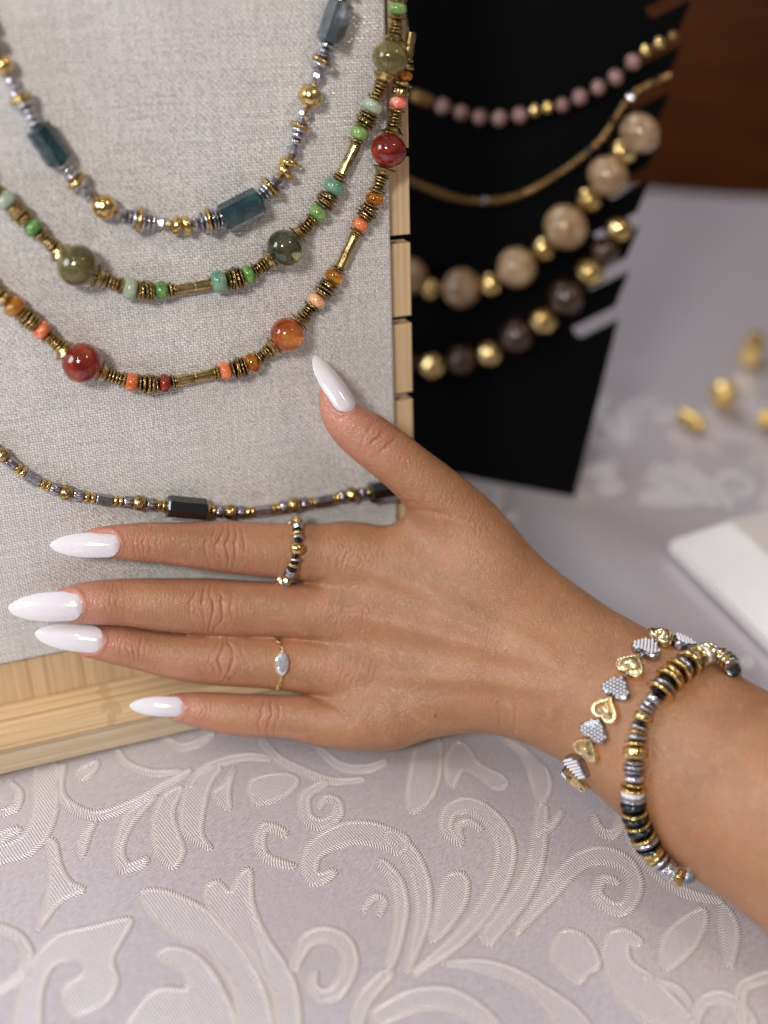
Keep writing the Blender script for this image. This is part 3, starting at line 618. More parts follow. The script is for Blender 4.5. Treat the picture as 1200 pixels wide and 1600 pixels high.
line_bump([(480,911),(497,908),(510,903)], 5, -0.25, 0.3); line_bump([(480,1002),(497,1003),(512,1008)], 5, -0.22, 0.3); line_bump([(500,1092),(522,1102),(538,1116),(545,1130)], 6, -0.45, 0.4)
line_bump([(780,1138),(781,1120),(778,1100)], 2.5, -0.25, 0.3); line_bump([(802,1146),(806,1120),(804,1092)], 2.5, -0.25, 0.3)
for cx, cy, sd in ((555,870,41),(545,963,42),(560,1052,43)):      # loose skin over the base knuckles
    d = np.hypot((PX-cx)/55, (PY-cy)/30); w = np.exp(-d**2)*FACE
    x = PX*0.97+PY*0.25+(vnoise(PX/9, PY/9, sd)-0.5)*14
    disp -= 0.26*np.maximum(0, np.sin(x*0.62)-0.1)*w; pig = np.maximum(pig, w*(0.28+0.3*vnoise(PX/7, PY/5, sd+5)))
for (bx, by), (tx, ty), hw in (((186,851),(78,852),21),((128,946),(12,951),24.5),((160,1001),(54,990),22.5),((286,1105),(202,1103),16.5),((548,640),(490,556),19)):   # cuticle fold
    e = np.array([tx-bx, ty-by], float); e /= np.linalg.norm(e); q = np.array([-e[1], e[0]]); b0 = np.array([bx, by], float)
    line_bump([b0+e*hw*2.0+q*(hw+3), b0+e*hw*1.0+q*(hw+3.5), b0+e*hw*0.25+q*(hw*0.8+3), b0-e*4.5, b0+e*hw*0.25-q*(hw*0.8+3), b0+e*hw*1.0-q*(hw+3.5), b0+e*hw*2.0-q*(hw+3)], 4.5, 0.42, 0.0, 0.8)
# colour: redder finger ends, moles
for cx, cy, r0, a in ((150,846,62,1.0),(95,945,66,1.0),(130,1003,60,0.95),(268,1104,50,1.0),(520,625,66,1.0),(560,690,60,0.6)):
    red = np.maximum(red, a*np.exp(-(np.hypot(PX-cx, PY-cy)/r0)**2*0.8))
for nd in (IDX, MID, RNG, PNK):
    A = np.array(nd); yc = np.interp(PX, A[:, 0], A[:, 1]); rr = np.interp(PX, A[:, 0], A[:, 3])
    w = ((PX < 480) & (np.abs(PY-yc) < rr*1.15))*np.clip((np.abs(PY-yc)/rr-0.55)*1.4, 0, 0.3); red = np.maximum(red, w)
for cx, cy, r0 in ((791,1016,2.3),(680,1119,2.5),(358,1060,2.8)): mole = np.maximum(mole, 0.7*np.exp(-(np.hypot(PX-cx, PY-cy)/r0)**4)*(NR[:, 2] < 0))
V2 = V+NR*disp[:, None]
hand_root = empty('person', c2w(ray(1240, 1400)*372), 'hand and forearm with long white almond nails laid against linen stand', 'person')
HO = np.array(hand_root.location)
WV = c2w(V2)-HO
me = big_mesh('arm_and_hand', WV, NQ)
# outward winding
fn = np.cross(WV[NQ[:2000, 2]]-WV[NQ[:2000, 0]], WV[NQ[:2000, 3]]-WV[NQ[:2000, 1]]); NW = NR @ R3
if (fn*NW[NQ[:2000, 0]]).sum() < 0: me.flip_normals()
ca = me.color_attributes.new('skin', 'FLOAT_COLOR', 'POINT'); ca.data.foreach_set('color', np.stack([np.clip(red, 0, 1), np.clip(pig, 0, 1), mole, np.ones(nv)], 1).astype(np.float32).ravel())
me.polygons.foreach_set('use_smooth', [True]*len(me.polygons))
link('arm_and_hand', me, hand_root, M['skin'])
# nearest-to-lens surface of the hand for placing nails, rings and bracelets (camera axes, mm)
BV = BVHTree.FromPolygons([tuple(v) for v in V2], [tuple(map(int, q)) for q in NQ])
def hit(px, py, back=False):
    d = Vector(ray(px, py)).normalized()
    h = BV.ray_cast(Vector((0, 0, 0)) if not back else d*900, d if not back else -d)
    if h[0] is None: return None, None
    n = np.array(h[1]); dd = np.array(d)*(1 if not back else -1)
    if n @ dd > 0: n = -n
    return np.array(h[0]), n
def nail(bpx, tpx, hw, dtip, nrm, arch=0.46, lift=0.5):
    B, _ = hit(*bpx); nrm = np.array(nrm, float)
    T = ray(*tpx)*(B[2]+dtip); ax = T-B; L = np.linalg.norm(ax); ax /= L
    nrm -= ax*(nrm @ ax); nrm /= np.linalg.norm(nrm); sd = np.cross(nrm, ax)
    W_ = hw*B[2]/F; vs, fs = [], []; NTt, NS = 34, 14
    tt = np.concatenate([np.linspace(0, 0.16, 9)**1.0, np.linspace(0.16, 1, NTt-8)[1:]])
    for t in tt:
        w = W_*math.sqrt(max(0, 1-((0.2-t)/0.2)**2)) if t < 0.2 else W_
        if t > 0.42: w = W_*max(0.0, 1-((t-0.42)/0.58)**2.1)**0.6
        w = max(w, W_*0.05)
        for j in range(NS+1):
            u = -1+2*j/NS
            sag = W_*arch*((w*u)/W_)**2*1.15
            hgt = lift+0.055*L*math.sin(math.pi*min(1, t*0.9+0.1))-0.02*L*t-sag
            p = B-ax*0.6+ax*(L+0.6)*t+sd*w*u+nrm*(hgt-0.75*max(0, 1-t/0.07))
            vs.append(p)
    for i in range(len(tt)-1):
        for j in range(NS):
            a = i*(NS+1)+j; fs.append((a, a+1, a+NS+2, a+NS+1))
    m_ = mesh('fingernail', [c2w(v)-HO for v in vs], fs, True)
    ul = m_.uv_layers.new(name='UVMap'); uvt = np.repeat(tt, NS+1)
    for lp in m_.loops: ul.data[lp.index].uv = (float(uvt[lp.vertex_index]), 0)
    if Vector(m_.polygons[len(fs)//2].normal).dot(Vector(nrm @ R3)) < 0: m_.flip_normals()
    ob = link('fingernail', m_, hand_root, M['nail']); md = ob.modifiers.new('thickness', 'SOLIDIFY'); md.thickness = 0.0007; md.offset = -1; md2 = ob.modifiers.new('round', 'SUBSURF'); md2.levels = 1; md2.render_levels = 1
    return ob
nail((186,851), (78,852), 21, -0.5, (-0.02,0.08,-1), 0.46, 0.8); nail((128,946), (12,951), 24.5, 1.5, (-0.02,0.05,-1)); nail((160,1001), (54,990), 22.5, 0.5, (0,0.12,-1)); nail((286,1105), (202,1103), 16.5, 0.0, (0,0.05,-1))
nail((548,640), (490,556), 21, 1.0, (0.42,0.30,-0.86), 0.42, 0.6)
# ================================================================== bead shapes (axis X, unit length, unit diameter)
def lathe(prof, seg=20, mod=None, smooth=True, name='bead'):
    vs, fs = [], []; k = len(prof)
    for i, (x, r) in enumerate(prof):
        for j in range(seg):
            a = 2*math.pi*j/seg; rr = r*(mod(x, a) if mod else 1.0)
            vs.append((x, rr*math.cos(a), rr*math.sin(a)))
    for i in range(k-1):
        for j in range(seg): fs.append((i*seg+j, i*seg+(j+1) % seg, (i+1)*seg+(j+1) % seg, (i+1)*seg+j))
    fs.append(tuple(range(seg))); fs.append(tuple(range((k-1)*seg, k*seg))[::-1])
    me = mesh(name, vs, fs, smooth)
    bm = bmesh.new(); bm.from_mesh(me); bmesh.ops.recalc_face_normals(bm, faces=bm.faces[:]); bm.to_mesh(me); bm.free()
    return me
def arc(n, x=0.5, y=0.5, e=2.0, r0=0.12):
    out = []
    for i in range(n+1):
        a = math.pi*(0.06+0.88*i/n); cx, sy = -math.cos(a), math.sin(a)
        out.append((x*math.copysign(abs(cx)**(2/e), cx), y*abs(sy)**(2/e)))
    return [(out[0][0], r0*0.6)]+out+[(out[-1][0], r0*0.6)]
SHAPES = {
 'sphere': lambda: lathe(arc(16), 28), 'rondelle': lambda: lathe(arc(12, e=2.4), 24), 'ring': lambda: lathe(arc(8, e=3.0), 22),
 'disc': lambda: lathe([(-0.5, 0.15), (-0.5, 0.40), (-0.35, 0.485), (0, 0.5), (0.35, 0.485), (0.5, 0.40), (0.5, 0.15)], 26),
 'gear': lambda: lathe(arc(6, e=3.2), 36, lambda x, a: 1-0.15*(0.5-0.5*math.cos(9*a))),
 'gran': lambda: lathe(arc(10, e=3.0), 40, lambda x, a: 1-0.11*(0.5-0.5*math.cos(10*a))-0.10*(0.5+0.5*math.cos(x*12.5))),
 'tube': lambda: lathe([(-0.5, 0.30), (-0.5, 0.46), (-0.48, 0.5), (-0.04, 0.5), (-0.015, 0.44), (0.015, 0.44), (0.04, 0.5), (0.48, 0.5), (0.5, 0.46), (0.5, 0.30)], 20, smooth=False),
 'octa': lambda: lathe([(-0.5, 0.2), (-0.5, 0.44), (-0.465, 0.5), (0.465, 0.5), (0.5, 0.44), (0.5, 0.2)], 8, smooth=False),
 'hexa': lambda: lathe([(-0.5, 0.2), (-0.5, 0.44), (-0.44, 0.5), (0.44, 0.5), (0.5, 0.44), (0.5, 0.2)], 6, smooth=False),
 'bicone': lambda: lathe([(-0.5, 0.22), (-0.44, 0.30), (-0.1, 0.5), (0.1, 0.5), (0.44, 0.30), (0.5, 0.22)], 8, smooth=False),
 'flute': lambda: lathe([(-0.5, 0.2), (-0.5, 0.45), (-0.42, 0.5), (0.42, 0.5), (0.5, 0.45), (0.5, 0.2)], 40, lambda x, a: 1-0.13*(0.5-0.5*math.cos(10*a))),
 'cap': lambda: lathe([(-0.5, 0.15), (-0.5, 0.27), (-0.2, 0.30), (0.1, 0.36), (0.28, 0.46), (0.38, 0.5), (0.5, 0.47), (0.5, 0.15)], 24, lambda x, a: 1-0.07*(0.5-0.5*math.cos(14*a)) if 0.1 < x < 0.45 else 1),
 'rugged': lambda: lathe(arc(14), 26, lambda x, a: 1-0.11*random.random()),
 'facet': lambda: lathe([(-0.45, 0.18), (-0.42, 0.28), (-0.2, 0.46), (0.0, 0.5), (0.2, 0.46), (0.42, 0.28), (0.45, 0.18)], 9, smooth=False),
}
CACHE = {}
def shape(kind, mat):
    if (kind, mat) not in CACHE:
        if ('_', kind) not in CACHE: CACHE[('_', kind)] = SHAPES[kind]()
        me = CACHE[('_', kind)].copy(); me.name = kind+'_bead'; me.materials.append(M[mat]); CACHE[(kind, mat)] = me
    return CACHE[(kind, mat)]
NAMES = {'sphere': 'bead', 'rondelle': 'bead', 'ring': 'spacer_ring', 'disc': 'spacer_disc', 'gear': 'spacer_ring', 'gran': 'spacer_ring', 'tube': 'tube_bead', 'octa': 'faceted_bead', 'hexa': 'faceted_bead', 'bicone': 'faceted_bead', 'flute': 'fluted_bead', 'cap': 'bead_cap', 'rugged': 'bead', 'facet': 'faceted_bead'}
def bead(parent, kind, mat, ctr, axis, ln, dia, spin=None, flip=False):
    """ctr, axis in camera mm; ln, dia in mm"""
    o = bpy.data.objects.new(NAMES[kind], shape(kind, mat)); COL.objects.link(o); o.parent = parent
    a = Vector(np.asarray(axis) @ R3).normalized()
    if flip: a = -a
    q = a.to_track_quat('X', 'Z'); m = q.to_matrix().to_4x4() @ Matrix.Rotation(random.uniform(0, 6.28) if spin is None else spin, 4, 'X')
    m = Matrix.Translation(Vector(c2w(ctr))-parent.location) @ m @ Matrix.Diagonal((ln/1000, dia/1000, dia/1000, 1))
    o.matrix_local = m; return o
def wire(parent, pts, rad=0.35, mat='thread', name='wire', closed=False):
    P = catmull(pts, 3, closed); vs, fs = [], []; n = len(P); sg = 6
    for i in range(n):
        t_ = P[(i+1) % n]-P[i-1] if closed else P[min(i+1, n-1)]-P[max(i-1, 0)]
        t_ = t_/(np.linalg.norm(t_)+1e-9); u = np.cross(t_, EN); u /= np.linalg.norm(u)+1e-9; v = np.cross(t_, u)
        for j in range(sg):
            a = 2*math.pi*j/sg; vs.append(c2w(P[i]+rad*(u*math.cos(a)+v*math.sin(a)))-np.array(parent.location))
    for i in range(n if closed else n-1):
        for j in range(sg): fs.append((i*sg+j, i*sg+(j+1) % sg, ((i+1) % n)*sg+(j+1) % sg, ((i+1) % n)*sg+j))
    return link(name, mesh(name, vs, fs, True), parent, M[mat])
# a necklace: anchors (px, py, kind, mat, length px, dia px) with filler lists [(kind, mat, weight, dia px), ...] in between
def necklace(name, label, group, seq, surf, scale_d=1.0, minr=2.2, cat='necklace', ext=None):
    anchors = [q for q in seq if not isinstance(q, list)]
    root = empty(name, c2w(surf(anchors[len(anchors)//2][0], anchors[len(anchors)//2][1], 0)), label, cat, group)
    P2 = np.array([a[:2] for a in anchors], float); SUB = 24; C = catmull(P2, SUB)
    seg = np.linalg.norm(np.diff(C, axis=0), axis=1); L = np.concatenate([[0], np.cumsum(seg)])
    at = lambda l: np.array([np.interp(l, L, C[:, 0]), np.interp(l, L, C[:, 1])])
    wp = []
    def put(kind, mat, l, ln, dia, flip=False):
        p = at(l); mm = surf(p[0], p[1], 3)[2]/F
        r = dia*mm/2*scale_d; n = max(r, minr)+0.25
        c0 = surf(p[0], p[1], n); q0, q1 = at(max(l-4, 0)), at(min(l+4, L[-1])); ax = surf(q1[0], q1[1], n)-surf(q0[0], q0[1], n)
        jit = np.random.randn(3)*0.05*(0.3 if kind in ('tube', 'octa', 'hexa') else 1); ax = ax/np.linalg.norm(ax)+jit
        mag = np.linalg.norm(surf(q1[0], q1[1], n)-surf(q0[0], q0[1], n))/max(np.linalg.norm(q1-q0), 1e-6)
        bead(root, kind, mat, c0, ax, ln*mag, dia*mm*scale_d, flip=flip); wp.append(c0)
    ai = -1; prev_end = None; pend = None
    for q in seq:
        if isinstance(q, list): pend = q; continue
        ai += 1; l = L[ai*SUB]; x, y, kind, mat, ln, dia = q
        start = l-ln/2
        if pend is not None and prev_end is not None:
            gap = start-prev_end; tot = sum(f[2] for f in pend); pos = prev_end
            for f in pend:
                w = gap*f[2]/tot; put(f[0], f[1], pos+w/2, w*0.98, f[3], flip=(len(f) > 4)); pos += w
        pend = None
        put(kind, mat, l, ln, dia); prev_end = l+ln/2
    if ext: wp = [surf(*q, 0.5) for q in ext[0]]+wp+[surf(*q, 0.5) for q in ext[1]]
    wire(root, wp)
    return root
LIN = lambda px, py, n: BP(px, py, n)
S_, G_, A_, HM, DK = 'silver', 'gold', 'agold', 'hematite', 'dark'
# ---- teal, silver and gold
bi = lambda w=16, d=20: ('bicone', S_, w, d)
def rings(n, mat=S_, d=20, w=7, d2=None): return [('ring', mat, w, d+((d2 or d)-d)*i/max(1, n-1)) for i in range(n)]
gd = lambda d=36: ('disc', G_, 6, d)
sd = lambda d=34: ('disc', S_, 7, d)
BALL = lambda x, y, d=38: (x, y, 'sphere', G_, d, d)
necklace('necklace', 'necklace of teal faceted cylinders, gold balls and silver spacers', 'necklaces on the linen stand', [
 (-40,20,'octa','teal',60,42), rings(3)+[sd(), gd(), bi()], BALL(4,102,34), [bi(18,20), sd(26), gd(38), sd(34), ('ring',S_,8,26), ('ring',S_,8,22), ('ring',S_,8,20)], (76,226,'octa','teal',66,43),
 [('ring',S_,8,20), ('ring',S_,8,22), ('ring',S_,8,26), gd(38), sd(28), bi(20,22)], BALL(163,323,40), [bi(16,22), ('ring',HM,6,24), ('ring',S_,7,34), gd(42), sd(36), ('ring',S_,7,28), ('ring',S_,7,24), bi(22,20)],
 (275,352,'ring',G_,15,31), (291,352,'ring',G_,14,31), [bi(16,22), ('ring',HM,7,30), ('ring',S_,8,36), gd(43), ('ring',S_,7,38), ('ring',S_,7,34), ('ring',S_,8,32)], (377,328,'octa','teal',66,45),
 [('ring',S_,7,26), ('ring',S_,7,28), sd(32), gd(42), ('ring',HM,5,34), bi(18,24)], (446,269,'ring',G_,14,33), (452,254,'ring',G_,14,32), [bi(20,22), ('ring',S_,9,20), ('ring',S_,9,24), sd(30), gd(36), ('ring',HM,5,22), bi(20,20)],
 BALL(485,150,38), [bi(22,20), sd(38), gd(37), ('ring',HM,6,28), ('ring',S_,8,22), ('ring',S_,8,20)], (523,35,'octa','greystone',66,44), rings(3)+[gd(), bi()], BALL(548,-50), [bi(), sd(), gd(), bi()], (575,-130,'octa','teal',60,42)], LIN, ext=([(-90,-120), (-120,-220)], [(590,-190), (600,-280)]))
# ---- green
sp3 = lambda d=30: [('gear', A_, 7, d+1), ('gran', A_, 9, d+2), ('gear', A_, 8, d+6), ('gran', A_, 9, d+2), ('gear', A_, 7, d+1)]
def taper(d0, d1, n=4): return [('ring', A_, 7, d0+(d1-d0)*i/(n-1)) for i in range(n)]
def cone_in(): return [('gear', A_, 7, 29)]+taper(20, 25, 4)+[('cap', A_, 16, 39)]
def cone_out(): return [('cap', A_, 14, 39, 1)]+taper(25, 20, 4)+[('gear', A_, 7, 29)]
ends = [('gear', A_, 6, 27), ('ring', A_, 5, 21)]
R = lambda x, y, m, w=20, d=32: (x, y, 'rondelle', m, w, d)
TB = lambda x, y, l=58: (x, y, 'tube', A_, l, 17)
necklace('necklace', 'necklace of olive glass balls, green stones and antique gold spacers', 'necklaces on the linen stand', [
 (-60,255,'sphere','olive',64,64), cone_out(), R(9,312,'palegreen',26,34), sp3(30), R(51,355,'green',24,32), cone_in(), (121,415,'sphere','olive',64,66), cone_out(), R(203,451,'palegreen',24,36), sp3(32), R(252,454,'green',22,31), ends,
 TB(303,449), ends[::-1], R(342,440,'aqua',26,36), sp3(36), R(388,429,'green',20,32), cone_in(), (445,388,'sphere','olivedark',56,58), cone_out(), R(497,333,'lightgreen',22,31), sp3(32), R(522,292,'aqua',24,34), ends,
 TB(545,250,50), ends[::-1], R(562,208,'lightgreen',22,31), sp3(31), R(582,166,'palegreen',22,34), cone_in(), (610,90,'sphere','olive',55,57), cone_out(), R(621,14,'lightgreen',22,30), sp3(28), R(626,-40,'aqua',22,32), ends, TB(630,-95,50)], LIN, ext=([(-130,190), (-240,20)], [(628,-160), (626,-260)]))
# ---- red and amber
necklace('necklace', 'necklace of red and orange agate balls, amber and coral beads', 'necklaces on the linen stand', [
 (-70,400,'sphere','red',62,62), cone_out(), R(-22,440,'coral'), [('gran', A_, 12, 28), ('gear', A_, 8, 32)], R(22,479,'amber',26,35), sp3(30), R(65,516,'coral',22,31), cone_in(), (128,567,'sphere','red',62,64), cone_out(), R(205,597,'coral',21,31), sp3(30), R(257,599,'darkred',20,30), ends,
 TB(304,590), ends[::-1], R(352,580,'coral',20,29), sp3(33), R(394,567,'amber',22,33), cone_in(), (449,523,'sphere','orangeagate',53,55), cone_out(), R(495,470,'peach',20,30), sp3(32), R(522,432,'amber',20,32), ends,
 TB(543,393,55), ends[::-1], R(563,351,'coral',20,28), sp3(30), R(585,311,'amber',20,31), cone_in(), (607,235,'sphere','darkred',54,56), cone_out(), R(622,161,'coralpink',20,28), [('gran', A_, 12, 30), ('gear', A_, 8, 32)], R(632,118,'amber',18,26), ends, TB(640,70,40)], LIN, ext=([(-140,320), (-250,160)], [(634,10), (630,-80), (628,-200)]))
# ---- steel, gold and black
rg = lambda: ('rugged', G_, 22, 25)
fl = ('flute', HM, 14, 20); gp = ('ring', G_, 8.5, 18)
RB = lambda x, y: (x, y, 'rugged', 'agold', 22, 26)
HX = lambda x, y: (x, y, 'hexa', HM, 26, 19)
necklace('necklace', 'thin necklace of steel hexagons, gold rings and black onyx cylinders', 'necklaces on the linen stand', [
 HX(-45,672), [gp, gp, fl], RB(2,711), [fl, gp, gp], HX(50,748), [gp, gp, fl], RB(103,770), [fl, gp, gp], HX(163,781), [gp, gp, fl], RB(217,786), [fl, gp, gp], (291,794,'octa','black',62,37), [gp, gp, fl], RB(359,800), [fl, gp, gp], HX(411,798), [gp, gp, fl], RB(459,789), [fl, gp, gp],
 HX(506,783), [gp, gp, fl], RB(550,773), [fl, gp], (604,766,'octa','black',54,34), [gp, gp], HX(655,754)], LIN, minr=2.0, ext=([(-90,620), (-180,480)], [(668,745)]))
# ---- necklaces on the black velvet stand
VEL = lambda px, py, n: VP(px, py, n)
SPH = lambda x, y, m, d: (x, y, 'sphere', m, d*0.95, d)
necklace('necklace', 'necklace of small pink stones with gold beads on black velvet', 'necklaces on the velvet stand', [
 (600,118,'rondelle',G_,30,22), (660,154,'rondelle','bronze',44,24), SPH(692,166,'pink',25.1), SPH(721,176,'pink',24.2), SPH(750,183,'pink',24.2), SPH(781,185,'pink',25.1), SPH(812,180,'pink',25.1), (836,173,'rondelle',G_,18,22), (856,168,'rondelle',G_,18,22),
 SPH(879,164,'pink',22.3), SPH(906,152,'pink',26.0), SPH(935,137,'pink',25.1), SPH(962,121,'pink',27.0), SPH(989,97,'pink',27.0), (1009,79,'rondelle',G_,20,22), (1030,67,'rondelle',G_,20,22), (1052,57,'rondelle','bronze',20,20)], VEL, minr=2.0)
TBB = [('tube','bronze',26,12), ('facet','bronze',10,14), ('tube','bronze',22,11), ('ring',G_,6,13), ('tube','bronze',24,12), ('facet',S_,10,13)]
necklace('necklace', 'fine necklace of bronze tube beads on black velvet', 'necklaces on the velvet stand', [
 (600,262,'tube','bronze',20,12), TBB[:3], (690,302,'tube','bronze',24,13), TBB[:2], (757,314,'facet',S_,14,15), TBB[:3], (830,297,'tube','bronze',24,13), TBB, (930,228,'facet','bronze',16,16), TBB[:3], (985,152,'facet',S_,18,18), TBB[:2], (1040,120,'tube','bronze',18,12)], VEL, minr=1.8)
necklace('necklace', 'chunky necklace of tan wooden balls and rough gold beads', 'necklaces on the velvet stand', [
 SPH(640,432,'woodbead',58), (674,451,'rugged',G_,34,40), SPH(721,450,'woodbead',62), (768,443,'rugged',G_,38,46), SPH(808,418,'woodbead',64), (850,389,'rugged',G_,40,47), SPH(884,355,'woodbead',72), (920,312,'rugged',G_,40,47), SPH(950,275,'woodbead',66), (973,236,'rugged',G_,40,47), SPH(1000,208,'woodbead',66)], VEL)
necklace('necklace', 'necklace of dark brown balls and hammered gold beads', 'necklaces on the velvet stand', [
 SPH(632,566,'brownbead',46), (677,570,'rugged',G_,44,50), SPH(722,562,'brownbead',48), (766,551,'rugged',G_,42,48), SPH(808,525,'brownbead',54), (849,500,'rugged',G_,46,50), SPH(885,465,'brownbead',58), (921,424,'rugged',G_,46,52), SPH(945,392,'brownbead',46), (966,357,'rugged',G_,42,46)], VEL)
# ---- gold pieces lying on the cloth
def loose(px, py, dx, dy, ln, dia, kind, lab, nm='gold_bead', mat='satingold'):
    T0 = TP(px, py); r = dia*T0[2]/F/2; ctr = TP(px, py, r+0.6); root = empty(nm, c2w(T0), lab, 'bead', 'gold pieces on the cloth')
    ax = TP(px+dx, py+dy, r)-TP(px-dx, py-dy, r); bead(root, kind, mat, ctr, ax, ln*T0[2]/F, dia*T0[2]/F)
loose(1130,615,10,0,40,44,'sphere','round gold bead lying on the cloth near the velvet stand')
loose(1080,655,14,8,54,26,'rondelle','flat gold oval lying beside the round gold bead')
loose(1176,545,-6,16,70,30,'tube','long gold tube lying behind the round gold bead', 'gold_tube', 'satingold')
loose(1200,655,8,0,36,32,'rugged','gold nugget bead lying between white box and round gold bead')
# ================================================================== rings and bracelets on the hand
def loop(px_pts, back_shift=(0, 0), nback=10, r=2.0, n_per=8):
    """closed loop of surface points: in front as traced, behind through the far side of the arm"""
    C = catmull(px_pts, n_per); fr = []
    for x, y in C:
        p, n = hit(x, y)
        if p is not None: fr.append((p, n))
    bk = []
    for x, y in np.linspace(px_pts[-1], px_pts[0], nback):
        p, n = hit(x+back_shift[0], y+back_shift[1], True)
        if p is not None: bk.append((p, n))
    return fr, bk
def string_on(root, pts, items, r_off, mm, rep=True, maxlen=None):
    """pts: [(p, n)], items: [(kind, mat, len mm, dia mm)] laid end to end"""
    P = np.array([p+n*r_off for p, n in pts]); N = np.array([n for p, n in pts])
    for _ in range(3): P[1:-1] = (P[:-2]+2*P[1:-1]+P[2:])/4
    seg = np.linalg.norm(np.diff(P, axis=0), axis=1); L = np.concatenate([[0], np.cumsum(seg)])
    at = lambda l: np.array([np.interp(l, L, P[:, k]) for k in range(3)])
    pos, i = 0.0, 0; out = []
    tot = sum(q[2] for q in items); sc = 1.0 if rep else L[-1]/tot
    while (rep and pos < L[-1]) or (not rep and i < len(items)):
        kind, mat, ln, dia = items[i % len(items)][:4]; ln *= sc
        c0 = at(pos+ln/2); ax = at(min(pos+ln/2+1, L[-1]))-at(max(pos+ln/2-1, 0)); ax = ax/np.linalg.norm(ax)+np.random.randn(3)*0.05
        out.append(bead(root, kind, mat, c0, ax, ln*0.98, dia, flip=len(items[i % len(items)]) > 4)); pos += ln; i += 1
    return P
# beaded ring on the index finger
fr, bk = loop([(452,806),(461,816),(464,832),(464,850),(460,868),(456,884),(447,900),(436,911)], (-2, 0), 7)
rr = empty('beaded_ring', c2w(fr[len(fr)//2][0]), 'stretch ring of small gold and steel beads on index finger', 'ring')
mmf = 402/F
IT = [('facet',G_,3.6,4.4),('facet',S_,3.2,4.4),('ring',DK,0.9,3.4),('gear',G_,1.7,4.0),('ring',S_,1.5,4.3),('ring',DK,0.9,3.0),('sphere',G_,5.0,5.4),('ring',DK,0.8,2.6),('ring',S_,1.3,4.4),('ring',DK,0.8,3.2),('gear',G_,1.7,4.2),('ring',DK,0.9,3.6),('flute',HM,3.4,4.4),('ring',DK,0.9,3.4),('facet',G_,2.6,4.0),('ring',S_,1.5,4.6),('sphere',G_,4.8,5.4)]
P1 = string_on(rr, fr, IT, 2.0, mmf, rep=False)
P2_ = string_on(rr, [fr[-1]]+bk+[fr[0]], [('ring',S_,2,4.2),('sphere',G_,3.5,3.8),('ring',DK,1.2,3.4)], 2.0, mmf)
wire(rr, np.concatenate([P1[::4], P2_[1:-1]]), 0.6, closed=True)
# fine chain ring with oval stone on the ring finger
fr, bk = loop([(429,996),(434,1004),(439,1014),(441,1024),(442,1037),(441,1050),(440,1060),(436,1070),(430,1080)], (-2, 0), 7)
sr_ = empty('chain_ring', c2w(fr[len(fr)//2][0]), 'fine gold chain ring with oval clear stone on ring finger', 'ring')
Pc = np.array([p+n*0.5 for p, n in fr]+[p+n*0.5 for p, n in bk])
L = np.concatenate([[0], np.cumsum(np.linalg.norm(np.diff(np.concatenate([Pc, Pc[:1]]), axis=0), axis=1))]); Pq = np.concatenate([Pc, Pc[:1]])
def torus_mesh(R1, r1, n=12, m=6, stretch=1.4):
    vs, fs = [], []
    for i in range(n):
        a = 2*math.pi*i/n
        for j in range(m):
            b = 2*math.pi*j/m; vs.append(((R1+r1*math.cos(b))*math.cos(a)*stretch, (R1+r1*math.cos(b))*math.sin(a), r1*math.sin(b)))
    for i in range(n):
        for j in range(m): fs.append((i*m+j, ((i+1) % n)*m+j, ((i+1) % n)*m+(j+1) % m, i*m+(j+1) % m))
    return mesh('chain_link', vs, fs, True)
LK = torus_mesh(0.00062, 0.00025); LK.materials.append(M['gold'])
stone_c, stone_n = hit(441.5, 1037)
k = 0; l = 0.0
while l < L[-1]:
    p = np.array([np.interp(l, L, Pq[:, q]) for q in range(3)]); p2 = np.array([np.interp(min(l+0.5, L[-1]), L, Pq[:, q]) for q in range(3)]); l += 1.3; k += 1
    if np.linalg.norm(p-stone_c) < 4.0: continue
    o = bpy.data.objects.new('chain_link', LK); COL.objects.link(o); o.parent = sr_
    a = Vector((p2-p) @ R3).normalized(); m = a.to_track_quat('X', 'Z').to_matrix().to_4x4() @ Matrix.Rotation(k*1.57+0.6, 4, 'X'); o.matrix_local = Matrix.Translation(Vector(c2w(p))-sr_.location) @ m
def oval_gem():
    vs, fs = [], []; n = 18
    rg_ = random.Random(3)
    rows_ = [(0.0, 0.0, -0.0), (0.34, 0, 0.46), (0.58, 0, 0.40), (0.82, 0.1, 0.26), (1.0, 0.2, 0.05), (1.0, 0.2, -0.03), (0.6, 0, -0.32), (0.05, 0, -0.5)]
    for q, (r, tw_, z) in enumerate(rows_[1:]):
        for i in range(n): a = 2*math.pi*(i+(0.5 if q % 2 else 0))/n; vs.append((r*math.cos(a), r*math.sin(a), z+rg_.uniform(-0.05, 0.05)*(q < 3)))
    for q in range(len(rows_)-2):
        for i in range(n):
            a, b, c_, d_ = q*n+i, q*n+(i+1) % n, (q+1)*n+(i+1) % n, (q+1)*n+i
            fs += [(a, d_, b), (b, d_, c_)] if q % 2 == 0 else [(a, d_, c_), (a, c_, b)]
    fs.append(tuple(range(n))); fs.append(tuple(range((len(rows_)-2)*n, (len(rows_)-1)*n))[::-1])
    return mesh('oval_stone', vs, fs)
def surf_frame(p, n, up):
    n = n/np.linalg.norm(n); y = up-n*(up @ n); y /= np.linalg.norm(y); x = np.cross(n, y)
    X, Y, Z = Vector(x @ R3), Vector(y @ R3), Vector(n @ R3)
    if X.cross(Y).dot(Z) < 0: X = -X
    m = Matrix((X, Y, Z)).transposed().to_4x4(); return m
gm = link('oval_stone', oval_gem(), sr_, M['gem']); tang = ray(441.5, 1020)*398-ray(441.5, 1054)*398
m = surf_frame(stone_c, stone_n, tang); gm.matrix_local = Matrix.Translation(Vector(c2w(stone_c+stone_n*1.5))-sr_.location) @ m @ Matrix.Diagonal((0.0026, 0.0042, 0.0030, 1))
